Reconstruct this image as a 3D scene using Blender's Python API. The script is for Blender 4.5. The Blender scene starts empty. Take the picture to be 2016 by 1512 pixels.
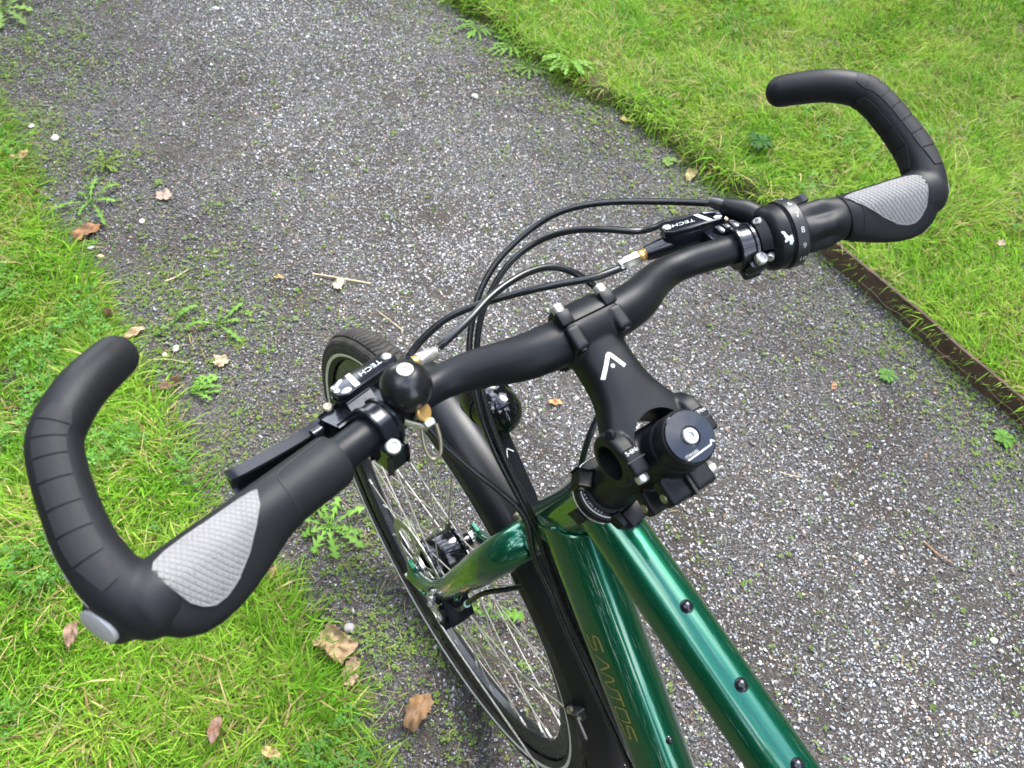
import bpy, bmesh, math, random
import numpy as np
from math import sin, cos, pi, radians, sqrt
from mathutils import Vector, Matrix
from mathutils.bvhtree import BVHTree

SC = bpy.context.scene
COL = SC.collection
random.seed(7)
RNG = np.random.default_rng(11)

# ------------------------------------------------------------------ camera
CAM_POS = np.array([-0.2547, -0.4288, 1.4284])
yaw, pitch, roll = -0.6719, 0.9165, 0.1203
fw = np.array([-sin(yaw) * cos(pitch), cos(yaw) * cos(pitch), -sin(pitch)])
rt = np.array([cos(yaw), sin(yaw), 0.0])
up = np.cross(rt, fw)
rt, up = cos(roll) * rt + sin(roll) * up, -sin(roll) * rt + cos(roll) * up
cam = bpy.data.cameras.new('camera')
cam.sensor_width = 36.0
cam.lens = 1534.9 * 36.0 / 2016.0
cam.clip_start = 0.02
cam.clip_end = 2000.0
cam.dof.use_dof = True
cam.dof.focus_distance = 0.80
cam.dof.aperture_fstop = 13.0
cam_o = bpy.data.objects.new('camera', cam)
COL.objects.link(cam_o)
cam_o.matrix_world = Matrix((
    (rt[0], up[0], -fw[0], CAM_POS[0]), (rt[1], up[1], -fw[1], CAM_POS[1]),
    (rt[2], up[2], -fw[2], CAM_POS[2]), (0, 0, 0, 1)))
SC.camera = cam_o

# ------------------------------------------------------------------ world, sun, exposure
SUN_EL, SUN_AZ = radians(52), radians(62)          # azimuth: clockwise from +Y
world = bpy.data.worlds.new('World')
SC.world = world
world.use_nodes = True
nt = world.node_tree
nt.nodes.clear()
wo = nt.nodes.new('ShaderNodeOutputWorld')
bg = nt.nodes.new('ShaderNodeBackground')
sky = nt.nodes.new('ShaderNodeTexSky')
sky.sky_type = 'NISHITA'
sky.sun_disc = False
sky.sun_elevation = SUN_EL
sky.sun_rotation = SUN_AZ
tc = nt.nodes.new('ShaderNodeTexCoord')
mp = nt.nodes.new('ShaderNodeMapping')
mp.inputs['Scale'].default_value = (1, 1, 2.2)
mp.inputs['Location'].default_value = (3.7, 1.9, 2.2)
nz = nt.nodes.new('ShaderNodeTexNoise')
nz.inputs['Scale'].default_value = 3.4
nz.inputs['Detail'].default_value = 7
nz.inputs['Roughness'].default_value = 0.55
cr = nt.nodes.new('ShaderNodeValToRGB')
cr.color_ramp.elements[0].position = 0.45
cr.color_ramp.elements[1].position = 0.60
mx = nt.nodes.new('ShaderNodeMixRGB')
mx.inputs['Color2'].default_value = (9.5, 9.6, 10.0, 1)
nt.links.new(tc.outputs['Generated'], mp.inputs['Vector'])
nt.links.new(mp.outputs['Vector'], nz.inputs['Vector'])
nt.links.new(nz.outputs['Fac'], cr.inputs['Fac'])
nt.links.new(cr.outputs['Color'], mx.inputs['Fac'])
nt.links.new(sky.outputs['Color'], mx.inputs['Color1'])
nt.links.new(mx.outputs['Color'], bg.inputs['Color'])
bg.inputs['Strength'].default_value = 0.15
nt.links.new(bg.outputs['Background'], wo.inputs['Surface'])

sl = bpy.data.lights.new('sun', 'SUN')
sl.energy = 1.1
sl.angle = radians(28)
sl.color = (1.0, 0.965, 0.90)
sun_o = bpy.data.objects.new('sun', sl)
COL.objects.link(sun_o)
sd = Vector((sin(SUN_AZ) * cos(SUN_EL), cos(SUN_AZ) * cos(SUN_EL), sin(SUN_EL)))
sun_o.rotation_euler = (-sd).to_track_quat('-Z', 'Y').to_euler()
sun_o.location = (3, 2, 6)

SC.view_settings.view_transform = 'Standard'
SC.view_settings.look = 'None'
SC.view_settings.exposure = 2.75
SC.view_settings.gamma = 1.0
SC.view_settings.use_curve_mapping = False
SC.render.engine = 'CYCLES'
SC.cycles.max_bounces = 8
SC.cycles.use_denoising = True

# ------------------------------------------------------------------ materials
def mat(name, color, rough=0.5, metal=0.0, coat=0.0, coat_rough=0.03, spec=0.5, bump=0.0, bscale=400.0,
        vary=0.0, vscale=40.0, rvary=0.0, trans=0.0, bdist=0.001):
    m = bpy.data.materials.new(name)
    m.use_nodes = True
    n = m.node_tree
    b = n.nodes['Principled BSDF']
    b.inputs['Base Color'].default_value = (*color, 1)
    b.inputs['Roughness'].default_value = rough
    b.inputs['Metallic'].default_value = metal
    b.inputs['Coat Weight'].default_value = coat
    b.inputs['Coat Roughness'].default_value = coat_rough
    b.inputs['Specular IOR Level'].default_value = spec
    t = n.nodes.new('ShaderNodeTexCoord')
    if vary or rvary:
        z = n.nodes.new('ShaderNodeTexNoise')
        z.inputs['Scale'].default_value = vscale
        z.inputs['Detail'].default_value = 5
        n.links.new(t.outputs['Object'], z.inputs['Vector'])
        if vary:
            r = n.nodes.new('ShaderNodeMapRange')
            r.inputs['From Min'].default_value = 0.25
            r.inputs['From Max'].default_value = 0.75
            r.inputs['To Min'].default_value = 1 - vary
            r.inputs['To Max'].default_value = 1 + vary
            h = n.nodes.new('ShaderNodeHueSaturation')
            h.inputs['Color'].default_value = (*color, 1)
            n.links.new(z.outputs['Fac'], r.inputs['Value'])
            n.links.new(r.outputs['Result'], h.inputs['Value'])
            n.links.new(h.outputs['Color'], b.inputs['Base Color'])
        if rvary:
            r2 = n.nodes.new('ShaderNodeMapRange')
            r2.inputs['From Min'].default_value = 0.3
            r2.inputs['From Max'].default_value = 0.7
            r2.inputs['To Min'].default_value = max(0.02, rough - rvary)
            r2.inputs['To Max'].default_value = min(1, rough + rvary)
            n.links.new(z.outputs['Fac'], r2.inputs['Value'])
            n.links.new(r2.outputs['Result'], b.inputs['Roughness'])
    if bump:
        z2 = n.nodes.new('ShaderNodeTexNoise')
        z2.inputs['Scale'].default_value = bscale
        z2.inputs['Detail'].default_value = 3
        n.links.new(t.outputs['Object'], z2.inputs['Vector'])
        bp_ = n.nodes.new('ShaderNodeBump')
        bp_.inputs['Strength'].default_value = bump
        bp_.inputs['Distance'].default_value = bdist
        n.links.new(z2.outputs['Fac'], bp_.inputs['Height'])
        n.links.new(bp_.outputs['Normal'], b.inputs['Normal'])
    return m


def vcol_mat(name, rough=0.6, trans=0.0, spec=0.3, bump=0.0, bscale=300):
    """colour from the per-piece attribute 'tint' (each blade, stone or leaf has its own colour)"""
    m = bpy.data.materials.new(name)
    m.use_nodes = True
    n = m.node_tree
    b = n.nodes['Principled BSDF']
    at = n.nodes.new('ShaderNodeAttribute')
    at.attribute_name = 'tint'
    b.inputs['Roughness'].default_value = rough
    b.inputs['Specular IOR Level'].default_value = spec
    n.links.new(at.outputs['Color'], b.inputs['Base Color'])
    if bump:
        t = n.nodes.new('ShaderNodeTexCoord')
        z2 = n.nodes.new('ShaderNodeTexNoise')
        z2.inputs['Scale'].default_value = bscale
        n.links.new(t.outputs['Object'], z2.inputs['Vector'])
        bp_ = n.nodes.new('ShaderNodeBump')
        bp_.inputs['Strength'].default_value = bump
        bp_.inputs['Distance'].default_value = 0.001
        n.links.new(z2.outputs['Fac'], bp_.inputs['Height'])
        n.links.new(bp_.outputs['Normal'], b.inputs['Normal'])
    if trans:
        tr = n.nodes.new('ShaderNodeBsdfTranslucent')
        n.links.new(at.outputs['Color'], tr.inputs['Color'])
        ms = n.nodes.new('ShaderNodeMixShader')
        ms.inputs['Fac'].default_value = trans
        out = n.nodes['Material Output']
        n.links.new(b.outputs['BSDF'], ms.inputs[1])
        n.links.new(tr.outputs['BSDF'], ms.inputs[2])
        n.links.new(ms.outputs['Shader'], out.inputs['Surface'])
    return m


M = {}
M['paint'] = mat('green_metallic_paint', (0.0012, 0.088, 0.044), 0.27, 0.78, coat=1.0, coat_rough=0.025, bump=0.02, bscale=6000, bdist=0.0002)
M['satin'] = mat('black_satin_metal', (0.006, 0.0065, 0.008), 0.43, 0.0, spec=0.17, bump=0.10, bscale=4200, bdist=0.0002, rvary=0.05, vscale=60)
M['anod'] = mat('black_anodised_metal', (0.008, 0.009, 0.013), 0.20, 0.2, spec=0.5, rvary=0.05, vscale=80)
M['bell'] = mat('black_bell_coating', (0.007, 0.007, 0.008), 0.27, spec=0.4, bump=0.05, bscale=3000, bdist=0.0002)
M['gloss'] = mat('black_gloss', (0.004, 0.004, 0.005), 0.06, 0.0, coat=0.0)
M['rubber'] = mat('black_rubber', (0.008, 0.0085, 0.010), 0.52, spec=0.20, bump=0.25, bscale=1500, bdist=0.0003, vary=0.25, vscale=25, rvary=0.08)
M['pad'] = mat('dark_grip_pad_rubber', (0.014, 0.0145, 0.0155), 0.60, spec=0.20, bump=0.2, bscale=1800, bdist=0.0002)
M['grey'] = mat('grey_grip_rubber', (0.165, 0.162, 0.158), 0.72, spec=0.3, bump=0.2, bscale=1500, bdist=0.0002, vary=0.1, vscale=60)
M['hose'] = mat('black_cable_housing', (0.008, 0.0085, 0.010), 0.28, spec=0.42, rvary=0.06)
M['plastic'] = mat('black_plastic', (0.011, 0.0115, 0.013), 0.42, spec=0.36, bump=0.1, bscale=2500, bdist=0.0002)
M['guard'] = mat('black_mudguard_plastic', (0.008, 0.0085, 0.010), 0.36, spec=0.24, rvary=0.08, vscale=12, bump=0.05, bscale=900, bdist=0.0003)
M['tyre'] = mat('dusty_tyre_rubber', (0.036, 0.033, 0.029), 0.85, spec=0.25, vary=0.45, vscale=35, bump=0.3, bscale=1200, bdist=0.0004)
M['rim'] = mat('black_rim', (0.008, 0.009, 0.011), 0.28, spec=0.4, rvary=0.06)
M['steel'] = mat('brushed_steel', (0.50, 0.48, 0.44), 0.30, 0.9, rvary=0.08, vscale=120)
M['silver'] = mat('silver_bolt', (0.46, 0.45, 0.43), 0.34, 0.75, vary=0.1, vscale=300)
M['spoke'] = mat('spoke_steel', (0.36, 0.345, 0.31), 0.35, 0.55)
M['brass'] = mat('brass', (0.58, 0.36, 0.13), 0.38, 0.75, vary=0.12, vscale=300)
M['dull'] = mat('dull_zinc', (0.28, 0.25, 0.18), 0.4, 0.8, vary=0.15, vscale=200)
M['white'] = mat('white_print', (0.50, 0.51, 0.52), 0.5)
M['end'] = mat('pale_grey_plastic', (0.26, 0.26, 0.255), 0.5, vary=0.1, vscale=80)
M['digit'] = mat('grey_white_print', (0.42, 0.415, 0.40), 0.55)
M['gold'] = mat('dull_gold_print', (0.20, 0.175, 0.045), 0.42, 0.3)
M['reflect'] = mat('reflective_tyre_stripe', (0.56, 0.56, 0.53), 0.5, vary=0.1, vscale=60)
M['dark'] = mat('dark_recess', (0.006, 0.006, 0.007), 0.7)
M['lens'] = mat('lamp_lens', (0.5, 0.52, 0.55), 0.05, 0.6)
M['rust'] = mat('rusty_steel', (0.075, 0.046, 0.030), 0.75, 0.25, vary=0.5, vscale=22, bump=0.6, bscale=180, bdist=0.001)

# ------------------------------------------------------------------ mesh builder
def nrm(v):
    v = np.asarray(v, float)
    return v / np.linalg.norm(v)


def perp(d):
    d = nrm(d)
    h = np.array([0, 0, 1.0]) if abs(d[2]) < 0.9 else np.array([0, 1.0, 0])
    u = nrm(np.cross(h, d))
    return u, np.cross(d, u)


def spline(pts, n=8):
    P = np.asarray(pts, float)
    Q = np.vstack([2 * P[0] - P[1], P, 2 * P[-1] - P[-2]])
    out = []
    for i in range(1, len(Q) - 2):
        p0, p1, p2, p3 = Q[i - 1], Q[i], Q[i + 1], Q[i + 2]
        for t in np.linspace(0, 1, n, endpoint=False):
            out.append(0.5 * ((2 * p1) + (-p0 + p2) * t + (2 * p0 - 5 * p1 + 4 * p2 - p3) * t * t + (-p0 + 3 * p1 - 3 * p2 + p3) * t ** 3))
    out.append(P[-1])
    return np.array(out)


class MB:
    def __init__(self):
        self.v, self.f = [], []

    def add(self, verts, faces):
        o = len(self.v)
        self.v.extend([tuple(map(float, p)) for p in verts])
        self.f.extend([tuple(i + o for i in fc) for fc in faces])
        return self

    def add_bm(self, bm):
        bm.verts.index_update()
        self.add([v.co[:] for v in bm.verts], [[v.index for v in f.verts] for f in bm.faces])
        bm.free()
        return self

    def rings(self, rings, cap0=True, cap1=True, closed=False):
        k = len(rings[0])
        vs, fs = [], []
        for r in rings:
            vs.extend(r)
        m = len(rings)
        for i in range(m if closed else m - 1):
            a_, b_ = i * k, ((i + 1) % m) * k
            for j in range(k):
                j2 = (j + 1) % k
                fs.append((a_ + j, a_ + j2, b_ + j2, b_ + j))
        if not closed:
            if cap0:
                fs.append(tuple(range(k - 1, -1, -1)))
            if cap1:
                fs.append(tuple((m - 1) * k + j for j in range(k)))
        return self.add(vs, fs)

    def tube(self, path, rad, seg=16, cap=True, round_end=(False, False)):
        P = np.asarray(path, float)
        n = len(P)
        rad = np.broadcast_to(np.asarray(rad, float), (n,)).copy()
        T = np.gradient(P, axis=0)
        T /= np.linalg.norm(T, axis=1)[:, None]
        u, _ = perp(T[0])
        th = np.linspace(0, 2 * pi, seg, endpoint=False)
        rings = []

        def ring(p, u, w, r):
            return [p + r * (cos(t) * u + sin(t) * w) for t in th]
        frames = []
        for i in range(n):
            u = nrm(u - T[i] * (u @ T[i]))
            w = np.cross(T[i], u)
            frames.append((u, w))
        if round_end[0]:
            for q in (0.99, 0.9, 0.7, 0.4):
                rings.append(ring(P[0] - T[0] * rad[0] * q * 0.9, *frames[0], rad[0] * sqrt(1 - q * q)))
        for i in range(n):
            rings.append(ring(P[i], *frames[i], rad[i]))
        if round_end[1]:
            for q in (0.4, 0.7, 0.9, 0.99):
                rings.append(ring(P[-1] + T[-1] * rad[-1] * q * 0.9, *frames[-1], rad[-1] * sqrt(1 - q * q)))
        return self.rings(rings, cap, cap)

    def cyl(self, p, q, r, seg=20, r2=None, bevel=0.0):
        p, q = np.asarray(p, float), np.asarray(q, float)
        L = np.linalg.norm(q - p)
        r2 = r if r2 is None else r2
        if bevel:
            prof = [(r - bevel, 0), (r, bevel), (r2, L - bevel), (r2 - bevel, L)]
        else:
            prof = [(r, 0), (r2, L)]
        return self.lathe(p, q - p, prof, seg)

    def lathe(self, o, axis, prof, seg=32, closed=False, mod=None):
        d = nrm(axis)
        u, w = perp(d)
        o = np.asarray(o, float)
        th = np.linspace(0, 2 * pi, seg, endpoint=False)
        rings = []
        for r, h in prof:
            r = max(r, 1e-5)
            rings.append([o + d * h + (r + (mod(h, t) if mod else 0)) * (cos(t) * u + sin(t) * w) for t in th])
        return self.rings(rings, not closed, not closed, closed)

    def box(self, c, ax, half, bevel=0.0, seg=2):
        bm = bmesh.new()
        bmesh.ops.create_cube(bm, size=2.0)
        A = np.array([nrm(v) for v in ax])
        for v in bm.verts:
            q = np.array(c, float) + (np.array(v.co) * np.array(half)) @ A
            v.co = q
        if bevel:
            bmesh.ops.bevel(bm, geom=bm.edges[:], offset=bevel, segments=seg, profile=0.5, affect='EDGES', clamp_overlap=True)
        if np.linalg.det(A) < 0:
            bmesh.ops.reverse_faces(bm, faces=bm.faces[:])
        return self.add_bm(bm)

    def prism(self, poly, o, X, Y, t0, t1, bevel=0.0):
        """polygon (2d) in the plane o + x X + y Y, extruded along X x Y from t0 to t1"""
        o, X, Y = np.asarray(o, float), np.asarray(X, float), np.asarray(Y, float)
        Z = np.cross(X, Y)
        bm = bmesh.new()
        b0 = [bm.verts.new(o + p[0] * X + p[1] * Y + t0 * Z) for p in poly]
        b1 = [bm.verts.new(o + p[0] * X + p[1] * Y + t1 * Z) for p in poly]
        k = len(poly)
        bm.faces.new(b0[::-1])
        bm.faces.new(b1)
        for i in range(k):
            bm.faces.new((b0[i], b0[(i + 1) % k], b1[(i + 1) % k], b1[i]))
        bmesh.ops.recalc_face_normals(bm, faces=bm.faces[:])
        if bevel:
            ed = [e for e in bm.edges if (e.verts[0] in b0) == (e.verts[1] in b0)]
            bmesh.ops.bevel(bm, geom=ed, offset=bevel, segments=2, profile=0.5, affect='EDGES', clamp_overlap=True)
        return self.add_bm(bm)

    def ribbon(self, pts, width, fmap, sub=6, closed=False):
        """flat stroke along 2d points; fmap turns (x, y) into a point just above a surface"""
        P = np.asarray(pts, float)
        if closed:
            P = np.vstack([P, P[0]])
        Q = []
        for i in range(len(P) - 1):
            for t in np.linspace(0, 1, sub, endpoint=False):
                Q.append(P[i] * (1 - t) + P[i + 1] * t)
        Q.append(P[-1])
        Q = np.array(Q)
        T = np.gradient(Q, axis=0)
        if closed:
            T[0] = T[-1] = Q[1] - Q[-2]
        T /= np.linalg.norm(T, axis=1)[:, None] + 1e-12
        N = np.c_[-T[:, 1], T[:, 0]]
        A = Q + N * width / 2
        B = Q - N * width / 2
        vs = [fmap(*p) for p in A] + [fmap(*p) for p in B]
        k = len(Q)
        return self.add(vs, [(i, k + i, k + i + 1, i + 1) for i in range(k - 1)])

    def mesh(self, name, m, smooth=True, angle=38, steer=False, fixn=False):
        me = bpy.data.meshes.new(name)
        v = self.v
        if steer:
            v = [tuple(p) for p in ST(np.array(v))]
        me.from_pydata(v, [], self.f)
        me.validate()
        if fixn:
            bm = bmesh.new()
            bm.from_mesh(me)
            bmesh.ops.recalc_face_normals(bm, faces=bm.faces[:])
            bm.to_mesh(me)
            bm.free()
        me.materials.append(m)
        if smooth:
            me.polygons.foreach_set('use_smooth', [True] * len(me.polygons))
            me.set_sharp_from_angle(angle=radians(angle))
        me.update()
        return me

    def build(self, name, m, parent=None, **kw):
        o = bpy.data.objects.new(name, self.mesh(name, m, **kw))
        COL.objects.link(o)
        if parent is not None:
            o.parent = parent
        return o


def empty(name, loc=(0, 0, 0), parent=None):
    o = bpy.data.objects.new(name, None)
    o.empty_display_size = 0.05
    COL.objects.link(o)
    o.location = loc
    if parent is not None:
        o.parent = parent
    return o


def tag(o, label=None, cat=None, group=None, kind=None):
    if label:
        o['label'] = label
    if cat:
        o['category'] = cat
    if group:
        o['group'] = group
    if kind:
        o['kind'] = kind
    return o


def text_geo(body, size, font_shear=0.0, spacing=1.0):
    cu = bpy.data.curves.new('lettering_source', 'FONT')
    cu.body = body
    cu.size = size
    cu.shear = font_shear
    cu.space_character = spacing
    cu.align_x = 'CENTER'
    cu.align_y = 'CENTER'
    cu.resolution_u = 3
    ob = bpy.data.objects.new('lettering_source', cu)
    COL.objects.link(ob)
    dg = bpy.context.evaluated_depsgraph_get()
    me = bpy.data.meshes.new_from_object(ob.evaluated_get(dg))
    vs = [(v.co.x, v.co.y) for v in me.vertices]
    fs = [tuple(p.vertices) for p in me.polygons]
    bpy.data.objects.remove(ob)
    bpy.data.curves.remove(cu)
    bpy.data.meshes.remove(me)
    return vs, fs


def remesh(o, voxel, smooth_it=6):
    """fuse overlapping pieces of one casting into one skin"""
    md = o.modifiers.new('fuse', 'REMESH')
    md.mode = 'VOXEL'
    md.voxel_size = voxel
    md2 = o.modifiers.new('soften', 'SMOOTH')
    md2.iterations = smooth_it
    md2.factor = 0.5
    dg = bpy.context.evaluated_depsgraph_get()
    me = bpy.data.meshes.new_from_object(o.evaluated_get(dg))
    o.modifiers.clear()
    old = o.data
    mats = list(old.materials)
    o.data = me
    me.materials.clear()
    for m_ in mats:
        me.materials.append(m_)
    me.polygons.foreach_set('use_smooth', [True] * len(me.polygons))
    me.update()
    bpy.data.meshes.remove(old)
    me.name = o.name
    return o


def bvh_of(o):
    me = o.data
    return BVHTree.FromPolygons([v.co[:] for v in me.vertices], [p.vertices[:] for p in me.polygons])


# ------------------------------------------------------------------ bicycle frame of reference
# front wheel touches the ground at the origin, +Y is forward, +X is the rider's right
HUB = np.array([0, 0, 0.358])
HA = 1.2395
AXU = np.array([0, -cos(HA), sin(HA)])            # up along the steering axis
AXN = np.array([0, sin(HA), cos(HA)])             # forward, square to it
FOOT = HUB - 0.0463 * AXN
XX = np.array([1.0, 0, 0])
_d = 0.028
_K = np.array([[0, -AXU[2], AXU[1]], [AXU[2], 0, -AXU[0]], [-AXU[1], AXU[0], 0]])
_R = np.eye(3) + sin(_d) * _K + (1 - cos(_d)) * _K @ _K


def ST(p):
    """turn the steered half of the bicycle by its small steering angle"""
    return (np.asarray(p) - FOOT) @ _R.T + FOOT


def AX(x, n, s):
    return FOOT + s * AXU + n * AXN + x * XX


CB = AX(0, 0.0961, 0.704)                          # centre of the handlebar clamp

# ================================================================== THE SETTING
_ly = [-3, -1.2, -0.5, -0.13, -0.075, 0.01, 0.127, 0.236, 0.357, 0.52, 0.72, 0.89, 1.04, 1.27, 1.5, 1.78, 1.98, 2.65, 8]
_lx = [-0.26, -0.25, -0.235, -0.206, -0.187, -0.183, -0.198, -0.213, -0.252, -0.263, -0.2575, -0.279, -0.287, -0.287, -0.314, -0.312, -0.332, -0.36, -0.40]
_ry = [-3, 0.45, 0.53, 0.634, 0.744, 0.926, 1.116, 1.308, 1.486, 1.78, 2.0, 3, 8]
_rx = [1.416, 1.416, 1.405, 1.393, 1.345, 1.349, 1.325, 1.285, 1.23, 1.205, 1.195, 1.15, 1.1]


class Noise2:
    def __init__(self, seed, n=256):
        self.g = np.random.default_rng(seed).random((n, n))
        self.n = n

    def __call__(self, x, y, s):
        x, y = np.asarray(x) / s + 57.3, np.asarray(y) / s + 91.7
        i, j = np.floor(x).astype(int), np.floor(y).astype(int)
        fx, fy = x - i, y - j
        fx, fy = fx * fx * (3 - 2 * fx), fy * fy * (3 - 2 * fy)
        g, n = self.g, self.n
        return (g[i % n, j % n] * (1 - fx) * (1 - fy) + g[(i + 1) % n, j % n] * fx * (1 - fy)
                + g[i % n, (j + 1) % n] * (1 - fx) * fy + g[(i + 1) % n, (j + 1) % n] * fx * fy)


NA, NB, NC = Noise2(3), Noise2(5), Noise2(9)


def xL(y):
    return np.interp(y, _ly, _lx) + 0.020 * (NA(y, y * 0, 0.09) - 0.5) + 0.014 * (NB(y, y * 0, 0.03) - 0.5)


def xR(y):
    k = np.clip((np.asarray(y) - 0.42) / 0.15, 0, 1)
    return np.interp(y, _ry, _rx) + k * (0.05 * (NB(y, y * 0 + 3, 0.10) - 0.5) + 0.025 * (NA(y, y * 0 + 3, 0.035) - 0.5))


def path_z(x, y):
    return 0.010 * (NA(x, y, 0.35) - 0.5) + 0.004 * (NB(x, y, 0.09) - 0.5)


def lawn_z(x, y):
    dl = xL(y) - x
    dr = x - xR(y)
    zl = 0.014 * np.clip(dl / 0.05, 0, 1) + 0.018 * (NC(x, y, 0.22) - 0.5) * np.clip(dl / 0.15, 0, 1)
    zr = 0.056 * np.clip(dr / 0.02, 0, 1) + 0.022 * (NC(x, y, 0.25) - 0.4) * np.clip(dr / 0.12, 0, 1)
    return np.where(x < 0.5, zl, zr)


def in_view(P, margin=0.12):
    q = np.asarray(P) - CAM_POS
    z = q @ fw
    u = (q @ rt) / z * 1534.9 / 1008.0
    v = (q @ up) / z * 1534.9 / 756.0
    return (z > 0) & (np.abs(u) < 1 + margin) & (np.abs(v) < 1 + margin)


def grid_mesh(name, m, xs, ys, zf, kind='structure', xf=None):
    X, Y = np.meshgrid(xs, ys)
    if xf is not None:
        X = xf(X, Y)
    Z = zf(X, Y)
    V = np.c_[X.ravel(), Y.ravel(), Z.ravel()]
    nx, ny = len(xs), len(ys)
    i = np.arange((nx - 1) * (ny - 1))
    a_ = (i // (nx - 1)) * nx + i % (nx - 1)
    F = np.c_[a_, a_ + 1, a_ + 1 + nx, a_ + nx]
    me = bpy.data.meshes.new(name)
    me.from_pydata(V.tolist(), [], F.tolist())
    me.materials.append(m)
    me.polygons.foreach_set('use_smooth', [True] * len(me.polygons))
    o = bpy.data.objects.new(name, me)
    COL.objects.link(o)
    o['kind'] = kind
    return o


def ground_material(name, stops, grit=0.0, soil=(0.040, 0.032, 0.025), scale=330.0, patch=3.0, rough=0.85):
    """fine grit: one colour per small cell, over soil that shows through in patches"""
    m = bpy.data.materials.new(name)
    m.use_nodes = True
    n = m.node_tree
    L = n.links.new
    b = n.nodes['Principled BSDF']
    b.inputs['Roughness'].default_value = rough
    b.inputs['Specular IOR Level'].default_value = 0.3
    t = n.nodes.new('ShaderNodeTexCoord')
    vo = n.nodes.new('ShaderNodeTexVoronoi')
    vo.inputs['Scale'].default_value = scale
    L(t.outputs['Object'], vo.inputs['Vector'])
    sp = n.nodes.new('ShaderNodeSeparateColor')
    L(vo.outputs['Color'], sp.inputs['Color'])
    r = n.nodes.new('ShaderNodeValToRGB')
    r.color_ramp.interpolation = 'LINEAR'
    els = r.color_ramp.elements
    els[0].position, els[0].color = stops[0][0], (*stops[0][1], 1)
    els[1].position, els[1].color = stops[-1][0], (*stops[-1][1], 1)
    for p, c in stops[1:-1]:
        e = els.new(p)
        e.color = (*c, 1)
    L(sp.outputs['Red'], r.inputs['Fac'])
    z = n.nodes.new('ShaderNodeTexNoise')
    z.inputs['Scale'].default_value = patch
    z.inputs['Detail'].default_value = 8
    z.inputs['Roughness'].default_value = 0.65
    L(t.outputs['Object'], z.inputs['Vector'])
    mr = n.nodes.new('ShaderNodeMapRange')
    mr.inputs['From Min'].default_value = 0.44
    mr.inputs['From Max'].default_value = 0.62
    mr.inputs['To Min'].default_value = 0.25
    mr.inputs['To Max'].default_value = 0.95
    L(z.outputs['Fac'], mr.inputs['Value'])
    mxn = n.nodes.new('ShaderNodeMixRGB')
    mxn.inputs['Color2'].default_value = (*soil, 1)
    L(mr.outputs['Result'], mxn.inputs['Fac'])
    L(r.outputs['Color'], mxn.inputs['Color1'])
    L(mxn.outputs['Color'], b.inputs['Base Color'])
    if grit:
        bp_ = n.nodes.new('ShaderNodeBump')
        bp_.inputs['Strength'].default_value = grit
        bp_.inputs['Distance'].default_value = 0.003
        bp_.invert = True
        L(vo.outputs['Distance'], bp_.inputs['Height'])
        L(bp_.outputs['Normal'], b.inputs['Normal'])
    return m


M['path'] = ground_material('fine_dark_grit', [(0.0, (0.020, 0.018, 0.017)), (0.35, (0.048, 0.044, 0.041)), (0.75, (0.095, 0.088, 0.080)), (1.0, (0.22, 0.205, 0.185))], grit=0.9)
M['soil'] = ground_material('lawn_soil', [(0.0, (0.040, 0.050, 0.012)), (0.5, (0.075, 0.095, 0.022)), (1.0, (0.13, 0.12, 0.05))], grit=0.8, soil=(0.060, 0.050, 0.022), scale=160, patch=6)
M['far'] = ground_material('far_meadow', [(0.0, (0.04, 0.075, 0.012)), (1.0, (0.085, 0.12, 0.025))], grit=0.3, soil=(0.05, 0.09, 0.015), scale=20, patch=0.3)

grid_mesh('ground', M['far'], np.linspace(-400, 400, 9), np.linspace(-400, 400, 9), lambda x, y: x * 0 - 0.06)
grid_mesh('gravel_path', M['path'], np.linspace(-0.75, 1.75, 84), np.linspace(-2.5, 7.5, 300), path_z)
ys = np.linspace(-2.5, 7.5, 420)
left_t = np.r_[0, 0.004, 0.010, 0.02, 0.03, 0.045, 0.06, np.linspace(0.09, 0.9, 24), np.linspace(1.0, 5, 12)][::-1]
grid_mesh('lawn', M['soil'], -left_t, ys, lambda x, y: lawn_z(x, y) - 0.012, xf=lambda t, y: xL(y) + 0.008 + t)
right_t = np.r_[0, 0.003, 0.008, 0.014, 0.02, 0.03, 0.045, 0.06, np.linspace(0.09, 2.2, 48), np.linspace(2.4, 7, 14)]
grid_mesh('lawn', M['soil'], right_t, ys, lambda x, y: lawn_z(x, y) - 0.010, xf=lambda t, y: xR(y) - 0.004 + t)


# ---- many small pieces as one mesh, with a colour attribute
def flat_mesh(name, m, V, loops, sizes, colors, smooth=False):
    me = bpy.data.meshes.new(name)
    me.vertices.add(len(V))
    me.vertices.foreach_set('co', V.astype(np.float32).ravel())
    me.loops.add(len(loops))
    me.loops.foreach_set('vertex_index', loops.astype(np.int32))
    me.polygons.add(len(sizes))
    starts = np.r_[0, np.cumsum(sizes)[:-1]]
    me.polygons.foreach_set('loop_start', starts.astype(np.int32))
    at = me.attributes.new('tint', 'FLOAT_COLOR', 'POINT')
    at.data.foreach_set('color', np.c_[colors, np.ones(len(colors))].astype(np.float32).ravel())
    me.materials.append(m)
    if smooth:
        me.polygons.foreach_set('use_smooth', [True] * len(sizes))
    me.update(calc_edges=True)
    o = bpy.data.objects.new(name, me)
    COL.objects.link(o)
    return o


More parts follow.
